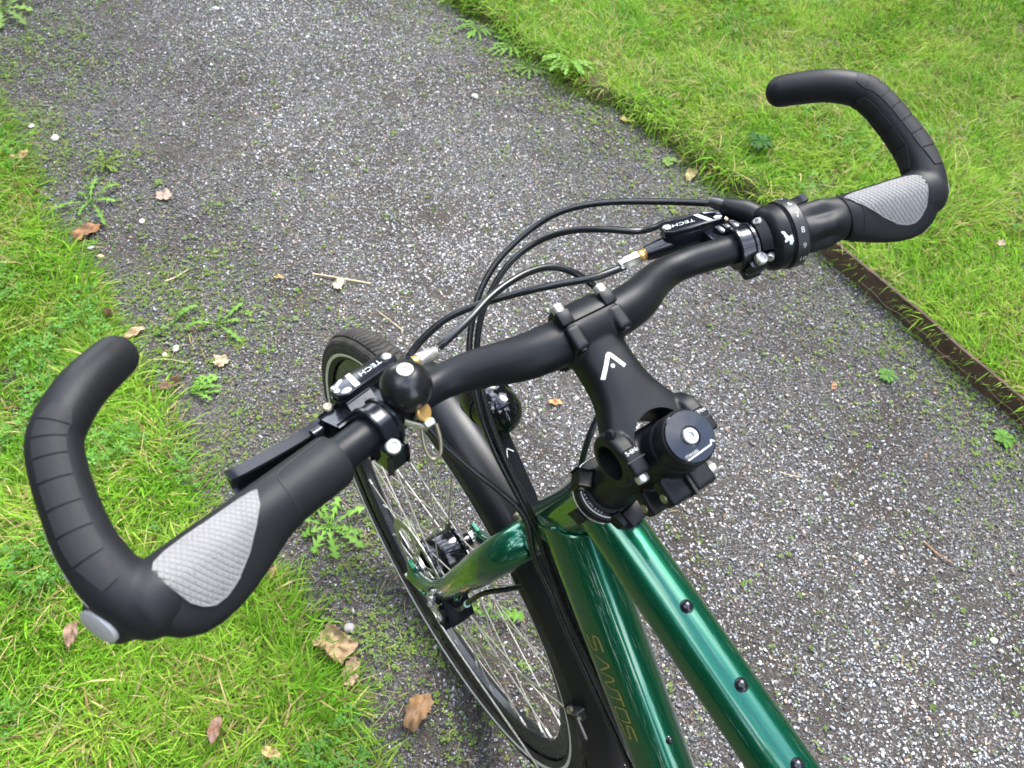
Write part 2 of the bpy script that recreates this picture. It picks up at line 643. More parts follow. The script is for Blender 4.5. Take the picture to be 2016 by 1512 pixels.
def replicate(protos, which, pos, Rm, scale, col):
    """copies of small prototype meshes (verts, tris) -> arrays"""
    Vs, Ls, Ss, Cs = [], [], [], []
    off = 0
    for k, (pv, pf) in enumerate(protos):
        idx = np.nonzero(which == k)[0]
        if len(idx) == 0:
            continue
        P = pv[None] * scale[idx][:, None, :]
        P = np.einsum('nij,nkj->nki', Rm[idx], P) + pos[idx][:, None, :]
        nv = len(pv)
        base = off + np.arange(len(idx)) * nv
        lo = np.concatenate([np.array(f) for f in pf])
        Ls.append((base[:, None] + lo[None]).ravel())
        Ss.append(np.tile([len(f) for f in pf], len(idx)))
        Vs.append(P.reshape(-1, 3))
        Cs.append(np.repeat(col[idx], nv, axis=0))
        off += nv * len(idx)
    return np.vstack(Vs), np.concatenate(Ls), np.concatenate(Ss), np.vstack(Cs)


def rand_rot(n, tilt=None):
    """random rotations; tilt limits how far the local z may lean"""
    if tilt is None:
        q = RNG.normal(size=(n, 4))
        q /= np.linalg.norm(q, axis=1)[:, None]
    else:
        az = RNG.random(n) * 2 * pi
        t = RNG.random(n) * tilt
        ph = RNG.random(n) * 2 * pi
        q1 = np.c_[np.cos(az / 2), 0 * az, 0 * az, np.sin(az / 2)]
        q2 = np.c_[np.cos(t / 2), np.sin(t / 2) * np.cos(ph), np.sin(t / 2) * np.sin(ph), 0 * az]
        w1, x1, y1, z1 = q1.T
        w2, x2, y2, z2 = q2.T
        q = np.c_[w2 * w1 - x2 * x1 - y2 * y1 - z2 * z1, w2 * x1 + x2 * w1 + y2 * z1 - z2 * y1,
                  w2 * y1 - x2 * z1 + y2 * w1 + z2 * x1, w2 * z1 + x2 * y1 - y2 * x1 + z2 * w1]
    w, x, y, z = q.T
    return np.stack([np.stack([1 - 2 * (y * y + z * z), 2 * (x * y - z * w), 2 * (x * z + y * w)], -1),
                     np.stack([2 * (x * y + z * w), 1 - 2 * (x * x + z * z), 2 * (y * z - x * w)], -1),
                     np.stack([2 * (x * z - y * w), 2 * (y * z + x * w), 1 - 2 * (x * x + y * y)], -1)], 1)


# ---- gravel
def stone_proto(seed, npts=8):
    r = np.random.default_rng(seed)
    while True:
        p = r.normal(size=(npts, 3))
        p /= np.linalg.norm(p, axis=1)[:, None]
        p *= r.uniform(0.75, 1.0, (npts, 1)) * np.array([1.0, r.uniform(0.65, 0.9), r.uniform(0.5, 0.75)])
        bm = bmesh.new()
        for q in p:
            bm.verts.new(q)
        res = bmesh.ops.convex_hull(bm, input=bm.verts[:])
        for v in [v for v in bm.verts if not v.link_faces]:
            bm.verts.remove(v)
        bm.verts.index_update()
        V = np.array([v.co[:] for v in bm.verts])
        Fc = [[v.index for v in f.verts] for f in bm.faces]
        bm.free()
        if len(V) >= 6:
            return V, Fc


STONES = [stone_proto(s, 7 + s % 3) for s in range(14)]
M['stone'] = vcol_mat('gravel_stone', rough=0.72, spec=0.35, bump=0.3, bscale=900)
N = 300000
gx = RNG.uniform(-0.45, 1.5, N)
gy = RNG.uniform(-0.95, 3.4, N)
gz_ = path_z(gx, gy)
# worn soil patches, more of them beside the lawn edges
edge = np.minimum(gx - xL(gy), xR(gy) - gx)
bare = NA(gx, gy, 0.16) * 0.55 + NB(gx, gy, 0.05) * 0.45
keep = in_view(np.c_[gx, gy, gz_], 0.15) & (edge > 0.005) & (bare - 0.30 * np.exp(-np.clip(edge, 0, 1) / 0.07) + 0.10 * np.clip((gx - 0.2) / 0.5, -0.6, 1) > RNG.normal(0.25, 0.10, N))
gx, gy, gz_, edge = gx[keep], gy[keep], gz_[keep], edge[keep]
N = len(gx)
sz = np.exp(RNG.normal(math.log(0.0031), 0.34, N)).clip(0.0014, 0.0080)
sc3 = np.c_[sz, sz, sz]
grey = np.exp(RNG.normal(math.log(0.175), 0.62, N)).clip(0.03, 0.62)
wr = RNG.random((N, 1))
hue = np.where(wr < 0.62, [[0.98, 1.0, 1.05]], np.where(wr < 0.93, [[1.05, 1.0, 0.92]], [[1.35, 0.95, 0.72]]))
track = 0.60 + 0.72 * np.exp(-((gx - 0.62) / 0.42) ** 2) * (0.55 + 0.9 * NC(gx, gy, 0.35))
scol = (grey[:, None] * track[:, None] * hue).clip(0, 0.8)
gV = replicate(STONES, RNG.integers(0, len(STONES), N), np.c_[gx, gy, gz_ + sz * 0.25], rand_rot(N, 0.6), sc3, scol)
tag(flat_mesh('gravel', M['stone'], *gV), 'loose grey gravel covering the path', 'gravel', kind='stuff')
print('stones', N)


# ---- grass
def blade_arrays(pos, h, w, az, lean, curve, col, lev=(0.0, 0.38, 0.74, 1.0), wid=(0.75, 1.0, 0.72, 0.0)):
    n = len(pos)
    d = np.c_[np.cos(az), np.sin(az), 0 * az]
    tw = az + pi / 2 + RNG.normal(0, 0.5, n)
    s = np.c_[np.cos(tw), np.sin(tw), RNG.normal(0, 0.25, n)]
    vs = []
    for t, k in zip(lev, wid):
        a_ = lean + curve * t
        p = pos + d * (h * t * np.sin(a_))[:, None] + np.c_[0 * h, 0 * h, h * t * np.cos(a_)]
        if k == 0:
            vs.append(p)
        else:
            vs.append(p - s * (w * k / 2)[:, None])
            vs.append(p + s * (w * k / 2)[:, None])
    V = np.stack(vs, 1)
    tmpl = np.array([0, 1, 3, 2, 2, 3, 5, 4, 4, 5, 6])
    base = np.arange(n) * 7
    loops = (base[:, None] + tmpl[None]).ravel()
    sizes = np.tile([4, 4, 3], n)
    return V.reshape(-1, 3), loops, sizes, np.repeat(col, 7, axis=0)


def join_arrays(parts):
    Vs, Ls, Ss, Cs = [], [], [], []
    off = 0
    for V, L, S, C in parts:
        Vs.append(V)
        Ls.append(L + off)
        Ss.append(S)
        Cs.append(C)
        off += len(V)
    return np.vstack(Vs), np.concatenate(Ls), np.concatenate(Ss), np.vstack(Cs)


M['grass'] = vcol_mat('grass_blade', rough=0.6, trans=0.42, spec=0.18)
G_LUSH, G_PALE, G_YEL, G_STRAW, G_DEAD = map(np.array, ([0.080, 0.235, 0.008], [0.165, 0.345, 0.020], [0.300, 0.420, 0.055], [0.46, 0.37, 0.16], [0.24, 0.16, 0.07]))


def grass_colors(x, y, n, dry, shift=0.0):
    k = (shift + NC(x, y, 0.13) * 0.5 + NA(x, y, 0.04) * 0.5 + RNG.normal(0, 0.16, n)).clip(0, 1)[:, None]
    c = np.where(k < 0.5, G_LUSH + (G_PALE - G_LUSH) * k * 2, G_PALE + (G_YEL - G_PALE) * (k * 2 - 1))
    r = RNG.random(n)
    pd = dry * (0.35 + 1.6 * np.clip(NB(x, y, 0.07) - 0.35, 0, 1))
    c = np.where((r < pd)[:, None], G_STRAW * RNG.uniform(0.7, 1.15, (n, 1)), c)
    c = np.where((r > 1 - pd * 0.35)[:, None], G_DEAD * RNG.uniform(0.7, 1.2, (n, 1)), c)
    return (c * RNG.uniform(0.62, 1.32, (n, 1))).clip(0, 0.65)


def lawn_blades(side, dens, region, margin):
    x0, x1, y0, y1 = region
    n = int(dens * (x1 - x0) * (y1 - y0))
    x = RNG.uniform(x0, x1, n)
    y = RNG.uniform(y0, y1, n)
    inside = (xL(y) - x) if side < 0 else (x - xR(y))
    patch = NA(x, y, 0.055) * 0.6 + NB(x, y, 0.16) * 0.4
    k = (inside > np.where((side > 0) & (y < 0.46), 0.006 + 0.012 * NA(y, y * 0, 0.05), 0)) & in_view(np.c_[x, y, 0.03 + 0 * x], margin) & (patch + RNG.normal(0, 0.1, n) > 0.27)
    x, y, inside, patch = x[k], y[k], inside[k], patch[k]
    n = len(x)
    z = lawn_z(x, y) - 0.012
    near = np.exp(-inside / 0.03)
    h = RNG.gamma(7, 0.0056, n).clip(0.014, 0.08) * (0.8 + 0.45 * NC(x, y, 0.10)) * (1 + 0.35 * near)
    w = np.where(RNG.random(n) < 0.18, RNG.uniform(0.003, 0.0046, n), RNG.uniform(0.0012, 0.0028, n))
    flow = 2 * pi * NB(x, y, 0.30) * 1.4
    az = flow + RNG.normal(0, 1.25, n)
    toward = pi if side > 0 else 0.0
    if side > 0:                                  # the steel edging keeps the turf back
        near = np.where(y < 0.46, near * 0.18, near)
    az = np.where(RNG.random(n) < 0.65 * near, toward + RNG.normal(0, 0.7, n), az)
    lean = RNG.uniform(0.25, 1.30, n) + 0.2 * near
    curve = RNG.uniform(0.1, 1.1, n)
    return blade_arrays(np.c_[x, y, z], h, w, az, lean, curve, grass_colors(x, y, n, 0.20 if side < 0 else 0.15, 0.0 if side < 0 else 0.10))


def litter_blades(side, n, region):
    """dry cut stalks lying on top of the lawn"""
    x0, x1, y0, y1 = region
    x = RNG.uniform(x0, x1, n)
    y = RNG.uniform(y0, y1, n)
    inside = (xL(y) - x) if side < 0 else (x - xR(y))
    k = (inside > 0.01) & in_view(np.c_[x, y, 0.03 + 0 * x], 0.05) & (NA(x, y, 0.10) + NC(x, y, 0.3) > 1.05)
    x, y = x[k], y[k]
    n = len(x)
    z = lawn_z(x, y) + RNG.uniform(0.004, 0.022, n)
    c = np.where(RNG.random((n, 1)) < 0.55, G_STRAW, [[0.24, 0.28, 0.13]]) * RNG.uniform(0.7, 1.2, (n, 1))
    return blade_arrays(np.c_[x, y, z], RNG.uniform(0.03, 0.075, n), RNG.uniform(0.0009, 0.0019, n), RNG.random(n) * 2 * pi, RNG.uniform(1.35, 1.6, n), RNG.uniform(-0.2, 0.3, n), c)


LREG, RREG = (-1.05, -0.12, -0.55, 3.1), (1.1, 4.3, -0.75, 3.2)
gl = join_arrays([lawn_blades(-1, 85000, LREG, 0.16), litter_blades(-1, 5000, LREG)])
o = flat_mesh('grass', M['grass'], *gl)
tag(o, 'short green lawn grass with clover left of the gravel path', 'grass', kind='stuff')
print('left blades', len(gl[0]) // 7)
gr = join_arrays([lawn_blades(1, 56000, RREG, 0.16), litter_blades(1, 26000, RREG)])
o = flat_mesh('grass', M['grass'], *gr)
tag(o, 'bright green mown lawn grass on the raised side of the path', 'grass', kind='stuff')
print('right blades', len(gr[0]) // 7)

# ---- clover among the grass, seedlings on the gravel
_lf = np.array([[0, 0, 0], [0.55, 0.35, 0.06], [1.0, 0.55, 0.10], [1.22, 0.3, 0.05], [1.12, 0.0, 0.0], [1.22, -0.3, 0.05], [1.0, -0.55, 0.10], [0.55, -0.35, 0.06]])


def trefoil(nl=3, spread=2 * pi / 3):
    V, Fc = [], []
    for k in range(nl):
        a_ = k * spread
        Rz = np.array([[cos(a_), -sin(a_), 0], [sin(a_), cos(a_), 0], [0, 0, 1]])
        b0 = len(V)
        V.extend((_lf @ Rz.T).tolist())
        Fc.append([b0, b0 + 1, b0 + 2, b0 + 3, b0 + 4])
        Fc.append([b0, b0 + 4, b0 + 5, b0 + 6, b0 + 7])
    V = np.array(V)
    return V, Fc


TREF = [trefoil(3), trefoil(2, pi), trefoil(4, pi / 2)]


def leaf_scatter(n, reg, keepf, zf, size, col, tilt, which):
    x = RNG.uniform(reg[0], reg[1], n)
    y = RNG.uniform(reg[2], reg[3], n)
    k = keepf(x, y) & in_view(np.c_[x, y, 0 * x + 0.02], 0.12)
    x, y = x[k], y[k]
    n = len(x)
    s = size[0] * np.exp(RNG.normal(0, size[1], n))
    c = col * RNG.uniform(0.75, 1.3, (n, 1)) * np.array([1, 1, 1]) + RNG.normal(0, 0.006, (n, 3))
    return replicate(TREF, RNG.choice(which, n), np.c_[x, y, zf(x, y, n)], rand_rot(n, tilt), np.c_[s, s, s], c.clip(0.005, 0.5))


M['leafy'] = vcol_mat('small_green_leaves', rough=0.6, trans=0.35, spec=0.22)
cl = [leaf_scatter(30000, LREG, lambda x, y: (xL(y) - x > 0.004) & (NA(x, y, 0.11) + 0.25 * NB(x, y, 0.04) + 0.25 * np.exp(-np.clip(xL(y) - x, 0, 1) / 0.10) > 0.80),
                   lambda x, y, n: lawn_z(x, y) + RNG.uniform(0.006, 0.030, n), (0.0050, 0.25), np.array([0.090, 0.22, 0.030]), 0.6, [0]),
      leaf_scatter(45000, RREG, lambda x, y: (x - xR(y) > 0.01) & (NA(x, y, 0.13) + 0.2 * NB(x, y, 0.04) > 0.90),
                   lambda x, y, n: lawn_z(x, y) + RNG.uniform(0.006, 0.030, n), (0.0052, 0.25), np.array([0.095, 0.23, 0.032]), 0.6, [0])]
tag(flat_mesh('clover', M['leafy'], *join_arrays(cl)), 'small round clover leaves scattered through both lawns', 'clover', kind='stuff')


def weedy(x, y):
    e = np.minimum(x - xL(y), xR(y) - x)
    p = 1.25 * np.exp(-np.clip(x - xL(y), 0, 3) / 0.20) + 0.95 * np.exp(-np.clip(xR(y) - x, 0, 3) / 0.17) + 0.030
    return (e > 0.0) & (RNG.random(len(x)) < p * (0.15 + 1.7 * np.clip(NB(x, y, 0.06) * 0.6 + NC(x, y, 0.2) * 0.4 - 0.30, 0, 1)))


sd_ = [leaf_scatter(170000, (-0.42, 1.45, -0.8, 3.2), weedy, lambda x, y, n: path_z(x, y) + RNG.uniform(0.003, 0.008, n), (0.0030, 0.34), np.array([0.125, 0.20, 0.035]), 0.6, [0, 1, 1, 2])]
# short stalks and blades between the stones
n = 60000
x = RNG.uniform(-0.42, 1.45, n)
y = RNG.uniform(-0.8, 3.2, n)
k = weedy(x, y) & in_view(np.c_[x, y, 0 * x], 0.1)
x, y = x[k], y[k]
n = len(x)
c = np.where(RNG.random((n, 1)) < 0.55, [[0.12, 0.19, 0.035]], G_STRAW * 0.8) * RNG.uniform(0.7, 1.2, (n, 1))
sd_.append(blade_arrays(np.c_[x, y, path_z(x, y) + 0.003], RNG.uniform(0.008, 0.034, n), RNG.uniform(0.0007, 0.0017, n), RNG.random(n) * 2 * pi, RNG.uniform(0.9, 1.6, n), RNG.uniform(-0.2, 0.5, n), c))
tag(flat_mesh('seedlings', M['leafy'], *join_arrays(sd_)), 'tiny green weed seedlings sprouting between the gravel stones', 'weeds', kind='stuff')

# ================================================================== THE BICYCLE
bike = tag(empty('bicycle'), 'dark green touring bicycle with black handlebar and curved bar ends, standing on the gravel path', 'bicycle')

# ------------------------------------------------------------------ frame
TT0 = np.array([0, -0.2314, 0.8883])
TTD = np.array([0, -0.9901, -0.1404])
DT0 = np.array([0, -0.2094, 0.8244])
DTD = np.array([0, -0.7292, -0.6843])
DTU = np.array([0, -0.6843, 0.7292])              # up, square to the down tube
TTU = np.array([0, -0.1404, 0.9901])
DTR, TTR = 0.0275, 0.0218
BB = DT0 + DTD * 0.72
SEAT = TT0 + TTD * 0.60
mb = MB()
hp = [(0.0215, 0.438), (0.0245, 0.440), (0.0250, 0.452), (0.0232, 0.470), (0.0225, 0.520), (0.0228, 0.560), (0.0245, 0.582), (0.0252, 0.594), (0.0235, 0.596)]
mb.lathe(FOOT, AXU, hp, 56)
mb.tube([DT0 + DTD * t for t in np.linspace(-0.005, 0.72, 12)], DTR, 56)
mb.tube([TT0 + TTD * t for t in np.linspace(-0.002, 0.60, 12)], TTR, 56)
# gusset web between head tube, top tube and down tube
mb.tube([SEAT + np.array([0, 0.02, 0.09]), BB], 0.0165, 32)
mb.tube([BB + XX * -0.036, BB + XX * 0.036], 0.024, 32)
for sx in (-1, 1):
    mb.tube(spline([BB + np.array([sx * 0.02, -0.01, 0]), BB + np.array([sx * 0.045, -0.14, 0.02]), BB + np.array([sx * 0.068, -0.43, 0.05])], 6), 0.0105, 16)
    mb.tube(spline([SEAT + np.array([sx * 0.012, -0.01, 0]), SEAT + np.array([sx * 0.04, -0.10, -0.12]), np.array([sx * 0.068, BB[1] - 0.43, BB[2] + 0.05])], 6), 0.0085, 16)
frame = mb.build('frame', M['paint'], bike)
# weld beads where the tubes meet the head tube
mb = MB()


def weld(p0, d, r, dist, squash=1.0):
    u, w = perp(d)
    pts = []
    for t in np.linspace(0, 2 * pi, 72, endpoint=False):
        o_ = p0 + r * (cos(t) * u + sin(t) * w)
        # slide back along the tube until it leaves the head tube
        L = 0.0
        while L < 0.06:
            q = o_ + nrm(d) * L - FOOT
            rad = q - AXU * (q @ AXU)
            if np.linalg.norm(rad) > 0.0238:
                break
            L += 0.0005
        pts.append(o_ + nrm(d) * L)
    P = np.array(pts)
    ring = []
    for i in range(72):
        c = P[i]
        tn = nrm(P[(i + 1) % 72] - P[i - 1])
        n1 = nrm(c - (p0 + d * ((c - p0) @ d)))
        n2 = np.cross(tn, n1)
        rr = 0.0019 + 0.0004 * (i % 2)
        ring.append([c + rr * (cos(a_) * n1 + sin(a_) * n2) for a_ in np.linspace(0, 2 * pi, 8, endpoint=False)])
    mb.rings(ring, closed=True)


weld(TT0, TTD, TTR, 0)
weld(DT0, DTD, DTR, 0)
mb.build('weld_bead', M['paint'], frame)

# threaded-hole plugs along the top and the front of the down tube
def plug(p, d, r, m1='satin'):
    b = MB().lathe(p - d * 0.001, d, [(r * 1.28, 0), (r * 1.28, 0.0012), (r * 1.12, 0.0018), (r * 1.10, 0.0014), (r * 1.0, 0.0014), (r * 0.98, 0.0028), (r * 0.7, 0.0039), (r * 0.3, 0.0043), (0, 0.0044)], 28)
    return b.build('bolt', M[m1], frame)


for L in (0.107, 0.1692, 0.2283):
    plug(TT0 + TTD * L + TTU * TTR, TTU, 0.0040, 'anod')
plug(DT0 + DTD * 0.2261 + nrm(DTU * cos(0.078) + XX * sin(0.078)) * DTR, nrm(DTU * cos(0.078) + XX * sin(0.078)), 0.0031, 'anod')
hs = nrm(np.array([-0.78, 0, 0]) - 0.62 * AXN)
plug(AX(0, 0, 0.508) + hs * 0.0224, hs, 0.0036, 'paint')

# gold name along the left side of the down tube: strokes laid on the tube
def on_dt(L, ang, off=0.00035):
    t = radians(ang)
    return DT0 + DTD * L + (DTR + off) * (sin(t) * XX + cos(t) * DTU)


mb = MB()
HT = 22.5


def letter(strokes, L0, w):
    for s in strokes:
        mb.ribbon([(L0 + p[0] * w, p[1]) for p in s], 0.00165, lambda l, q: on_dt(l, -78 + (q - 0) * 1.0), 5)


def smooth2(p, n=4):
    return [tuple(q[:2]) for q in spline([(a_, b_, 0) for a_, b_ in p], n)]


def glyph(strokes, L0, w):
    """strokes in a unit box: x along the tube, y = 0 base .. 1 top; width kept even on the tube"""
    k = DTR * radians(HT)
    for s in strokes:
        P = np.array(s, float)
        P = np.c_[P[:, 0] * w, P[:, 1] * k]
        mb.ribbon(P, 0.00175, lambda a_, b_: on_dt(L0 + a_ + 0.16 * b_, -77.5 + math.degrees(b_ / DTR)), 5)


S_ = [smooth2([(1.0, 1.0), (0.35, 1.0), (0.08, 0.92), (0.05, 0.62), (0.22, 0.54), (0.75, 0.50), (0.94, 0.42), (0.93, 0.1), (0.7, 0.0), (0.0, 0.0)], 3)]
A_ = [smooth2([(0.0, 0.0), (0.36, 0.75), (0.46, 0.98), (0.60, 0.98), (0.70, 0.75), (1.0, 0.0)], 3)]
N_ = [smooth2([(0.0, 0.0), (0.08, 0.6), (0.2, 0.95), (0.38, 0.93), (0.5, 0.5), (0.62, 0.07), (0.8, 0.05), (0.92, 0.4), (1.0, 1.0)], 3)]
T_ = [[(0.0, 1.0), (1.0, 1.0)], [(0.5, 1.0), (0.5, 0.0)]]
O_ = [smooth2([(0.25, 1.0), (0.8, 1.0), (0.97, 0.92), (0.97, 0.12), (0.8, 0.0), (0.2, 0.0), (0.03, 0.1), (0.03, 0.9), (0.25, 1.0)], 3)]
for gset, L0, w in ((S_, 0.1045, 0.0165), (A_, 0.1255, 0.0170), (N_, 0.1445, 0.0170), (T_, 0.1625, 0.0155), (O_, 0.1805, 0.0150), (S_, 0.1985, 0.0165)):
    glyph(gset, L0, w)
mb.build('lettering', M['gold'], frame, smooth=False)

# ------------------------------------------------------------------ fork
mb = MB()
mb.lathe(FOOT, AXU, [(0.017, 0.398), (0.0215, 0.402), (0.0225, 0.414), (0.0225, 0.434), (0.0205, 0.437)], 44)
leg_path = [(0, 0, 0.418), (-0.022, 0, 0.421), (-0.040, 0, 0.409), (-0.0505, 0, 0.382), (-0.0545, 0, 0.335), (-0.056, 0, 0.25), (-0.0565, 0.001, 0.17), (-0.0565, 0.008, 0.10), (-0.0565, 0.024, 0.045), (-0.0565, 0.043, 0.008)]
leg_rad = [0.0205, 0.0205, 0.0200, 0.0192, 0.0185, 0.0170, 0.0148, 0.0130, 0.0112, 0.0096]
for sx in (1, -1):
    P = spline([AX(p[0] * sx, p[1], p[2]) for p in leg_path], 7)
    rr = np.interp(np.linspace(0, 9, len(P)), range(10), leg_rad)
    mb.tube(P, rr, 36, True, (False, True))
fork = mb.build('fork', M['paint'], bike, steer=True)
mb = MB()
for sx in (-1, 1):                                 # dropout plates
    o_ = HUB + np.array([sx * 0.054, 0, 0])
    mb.prism([(-0.016, 0.012), (-0.006, 0.026), (0.010, 0.024), (0.014, 0.004), (0.010, -0.014), (0.0, -0.014), (-0.012, -0.010)], o_, np.array([0, 1.0, 0]), np.array([0, 0, 1.0]), -0.003, 0.003, 0.0008)
    mb.build('dropout', M['paint'], fork, steer=True)
    mb = MB()
for x_, n_, s_, d_ in ((-0.066, 0.012, 0.085, (-1, -0.3, 0)), (-0.0645, -0.009, 0.145, (-0.7, -0.8, 0)), (-0.063, -0.013, 0.235, (-0.6, -0.8, 0)), (-0.0555, -0.014, 0.10, (-0.2, -1, 0))):
    dd = nrm(d_[0] * XX + d_[1] * AXN)
    MB().lathe(AX(x_, n_, s_) - dd * 0.003, dd, [(0.0052, 0), (0.0052, 0.004), (0.0040, 0.0055), (0.0036, 0.0085), (0.0025, 0.0095), (0, 0.0095)], 16).build('boss', M['paint'], fork, steer=True)
MB().lathe(AX(-0.009, 0.022, 0.412), nrm(AXN + 0.25 * AXU), [(0.0048, 0), (0.0050, 0.004), (0.0030, 0.0055), (0.0028, 0.004), (0, 0.004)], 18).build('bolt', M['dull'], fork, steer=True)

# ------------------------------------------------------------------ front wheel
wheel = empty('front_wheel', HUB, bike)
RW = 0.358


def wbuild(mb_, name, m, **kw):
    v = ST(np.array(mb_.v)) - HUB
    mb_.v = [tuple(p) for p in v]
    return mb_.build(name, m, wheel, **kw)


rt_, rc_ = 0.0235, RW - 0.0235
th_ = np.r_[np.linspace(radians(-45), radians(96), 1350, endpoint=False), np.linspace(radians(96), radians(315), 420, endpoint=False)]
nth, nph = len(th_), 52
TH, PH = np.meshgrid(th_, np.linspace(-2.35, 2.35, nph), indexing='ij')
lat = PH * rt_
s_ = TH * RW
al = np.abs(lat)
dep = np.zeros_like(lat)
fr = lambda v, p: np.abs(((v / p) % 1.0) - 0.5) * p
dep = np.where((al < 0.0125) & (fr(s_ + al * 0.75, 0.0125) < 0.00105), 0.0024, dep)
dep = np.where(np.abs(al - 0.0132) < 0.0009, 0.0024, dep)
dep = np.where((al > 0.0138) & (al < 0.0190) & (fr(s_ - al * 0.35, 0.0062) < 0.0013), 0.0024, dep)
dep = np.where(np.abs(al - 0.0193) < 0.0008, 0.0024, dep)
dep = np.where((al > 0.0198) & (al < 0.0265) & (fr(s_ + al * 0.2, 0.0062) < 0.0015), 0.0024, dep)
dep = np.where(al > 0.0265, 0.0022, dep)
rr = rt_ - dep
rad = rc_ + rr * np.cos(PH)
V = np.stack([rr * np.sin(PH), rad * np.cos(TH), rad * np.sin(TH)], -1).reshape(-1, 3) + HUB
i = np.arange(nth)[:, None]
j = np.arange(nph - 1)[None]
F = np.stack([i * nph + j, i * nph + j + 1, ((i + 1) % nth) * nph + j + 1, ((i + 1) % nth) * nph + j], -1).reshape(-1, 4)
mb = MB()
mb.v = V.tolist()
mb.f = [tuple(f) for f in F.tolist()]
wbuild(mb, 'tyre', M['tyre'], angle=22)
phi0 = math.acos((0.3285 - rc_) / rt_)
prof = [(rc_ + (rt_ - 0.0022 + o_) * cos(phi0 + d_), (rt_ - 0.0022 + o_) * sin(phi0 + d_)) for d_, o_ in ((-0.115, -0.0004), (-0.11, 0.0004), (0.11, 0.0004), (0.115, -0.0004))]
mb = MB()
for sx in (-1, 1):
    mb.lathe(HUB, XX * sx, prof, 200, closed=True)
wbuild(mb, 'reflective_stripe', M['reflect'])
mb = MB().lathe(HUB - XX * 0.0, XX, [(0.3135, -0.0135), (0.3185, -0.0120), (0.3185, 0.0120), (0.3135, 0.0135), (0.302, 0.0128), (0.2945, 0.0100), (0.2915, 0.0050), (0.2915, -0.0050), (0.2945, -0.0100), (0.302, -0.0128)], 160, closed=True)
rim = wbuild(mb, 'rim', M['rim'], angle=30)
FLR, FLX = 0.0335, 0.0245
for q in range(32):
    side = -1 if q % 2 else 1
    lead = 1 if (q // 2) % 2 else -1
    a_r = 2 * pi * q / 32 + 0.05
    a_h = a_r + lead * radians(58)
    p0 = HUB + np.array([side * (FLX + 0.001 * lead), FLR * cos(a_h), FLR * sin(a_h)])
    p1 = HUB + np.array([side * 0.003, 0.2915 * cos(a_r), 0.2915 * sin(a_r)])
    d_ = nrm(p1 - p0)
    b = MB().cyl(p0 - d_ * 0.002, p1, 0.00105, 8)
    wbuild(b, 'spoke', M['spoke'])
mb = MB()
for q in range(32):
    side = -1 if q % 2 else 1
    lead = 1 if (q // 2) % 2 else -1
    a_r = 2 * pi * q / 32 + 0.05
    a_h = a_r + lead * radians(58)
    p0 = HUB + np.array([side * (FLX + 0.001 * lead), FLR * cos(a_h), FLR * sin(a_h)])
    p1 = HUB + np.array([side * 0.003, 0.2915 * cos(a_r), 0.2915 * sin(a_r)])
    d_ = nrm(p1 - p0)
    b = MB().lathe(p1 - d_ * 0.014, d_, [(0.0013, 0), (0.0021, 0.001), (0.0021, 0.012), (0.0027, 0.0145), (0.0027, 0.016)], 8)
    wbuild(b, 'spoke_nipple', M['silver'])
mb = MB().lathe(HUB, XX, [(0.010, -0.047), (0.012, -0.036), (0.018, -0.034), (0.028, -0.030), (0.0365, -0.0275), (0.0365, -0.0215), (0.0305, -0.019), (0.0318, -0.010), (0.0322, 0.0), (0.0318, 0.010), (0.0305, 0.019), (0.0365, 0.0215), (0.0365, 0.0275), (0.028, 0.030), (0.018, 0.034), (0.012, 0.036), (0.010, 0.047)], 56)
wbuild(mb, 'hub', M['gloss'], angle=30)
mb = MB().lathe(HUB, XX, [(0.0045, -0.066), (0.0045, -0.0525), (0.0098, -0.0515), (0.0098, -0.045), (0.0062, -0.044), (0.0062, 0.036), (0.0098, 0.0375), (0.0098, 0.041), (0.0078, 0.0415), (0.0078, 0.0435), (0.0112, 0.044), (0.0112, 0.051), (0.0045, 0.0525), (0.0045, 0.066)], 28)
wbuild(mb, 'axle', M['steel'])
# brake disc with cut-outs
mb = MB()
RX = -0.0395
k = 240
def disc_r(t):
    return 0.0800 - 0.0012 * (0.5 + 0.5 * cos(24 * t)), 0.0650 + 0.0020 * cos(12 * t)
ro = [HUB + np.array([RX, disc_r(t)[0] * cos(t), disc_r(t)[0] * sin(t)]) for t in np.linspace(0, 2 * pi, k, endpoint=False)]
ri = [HUB + np.array([RX, disc_r(t)[1] * cos(t), disc_r(t)[1] * sin(t)]) for t in np.linspace(0, 2 * pi, k, endpoint=False)]
tx = XX * 0.0009
mb.rings([[p - tx for p in ro], [p + tx for p in ro], [p + tx for p in ri], [p - tx for p in ri]], closed=True)
for q in range(6):
    a0 = 2 * pi * q / 6
    for da, r0, r1 in ((0.55, 0.0215, 0.0665), (0.10, 0.0240, 0.0665)):
        p0 = np.array([0, r0 * cos(a0), r0 * sin(a0)])
        p1 = np.array([0, r1 * cos(a0 + da), r1 * sin(a0 + da)])
        d_ = nrm(p1 - p0)
        mb.box(HUB + XX * RX + (p0 + p1) / 2, [XX, d_, np.cross(XX, d_)], (0.0008, np.linalg.norm(p1 - p0) / 2, 0.0026))
mb.lathe(HUB + XX * (RX - 0.0012), XX, [(0.0165, 0), (0.0240, 0), (0.0240, 0.0024), (0.0165, 0.0024)], 40, closed=True)
wbuild(mb, 'brake_disc', M['steel'])
mb = MB().lathe(HUB + XX * (RX - 0.004), XX, [(0.0105, 0), (0.0175, 0.0), (0.0185, 0.0015), (0.0185, 0.006), (0.0105, 0.006)], 36, closed=True)
wbuild(mb, 'lockring', M['steel'])

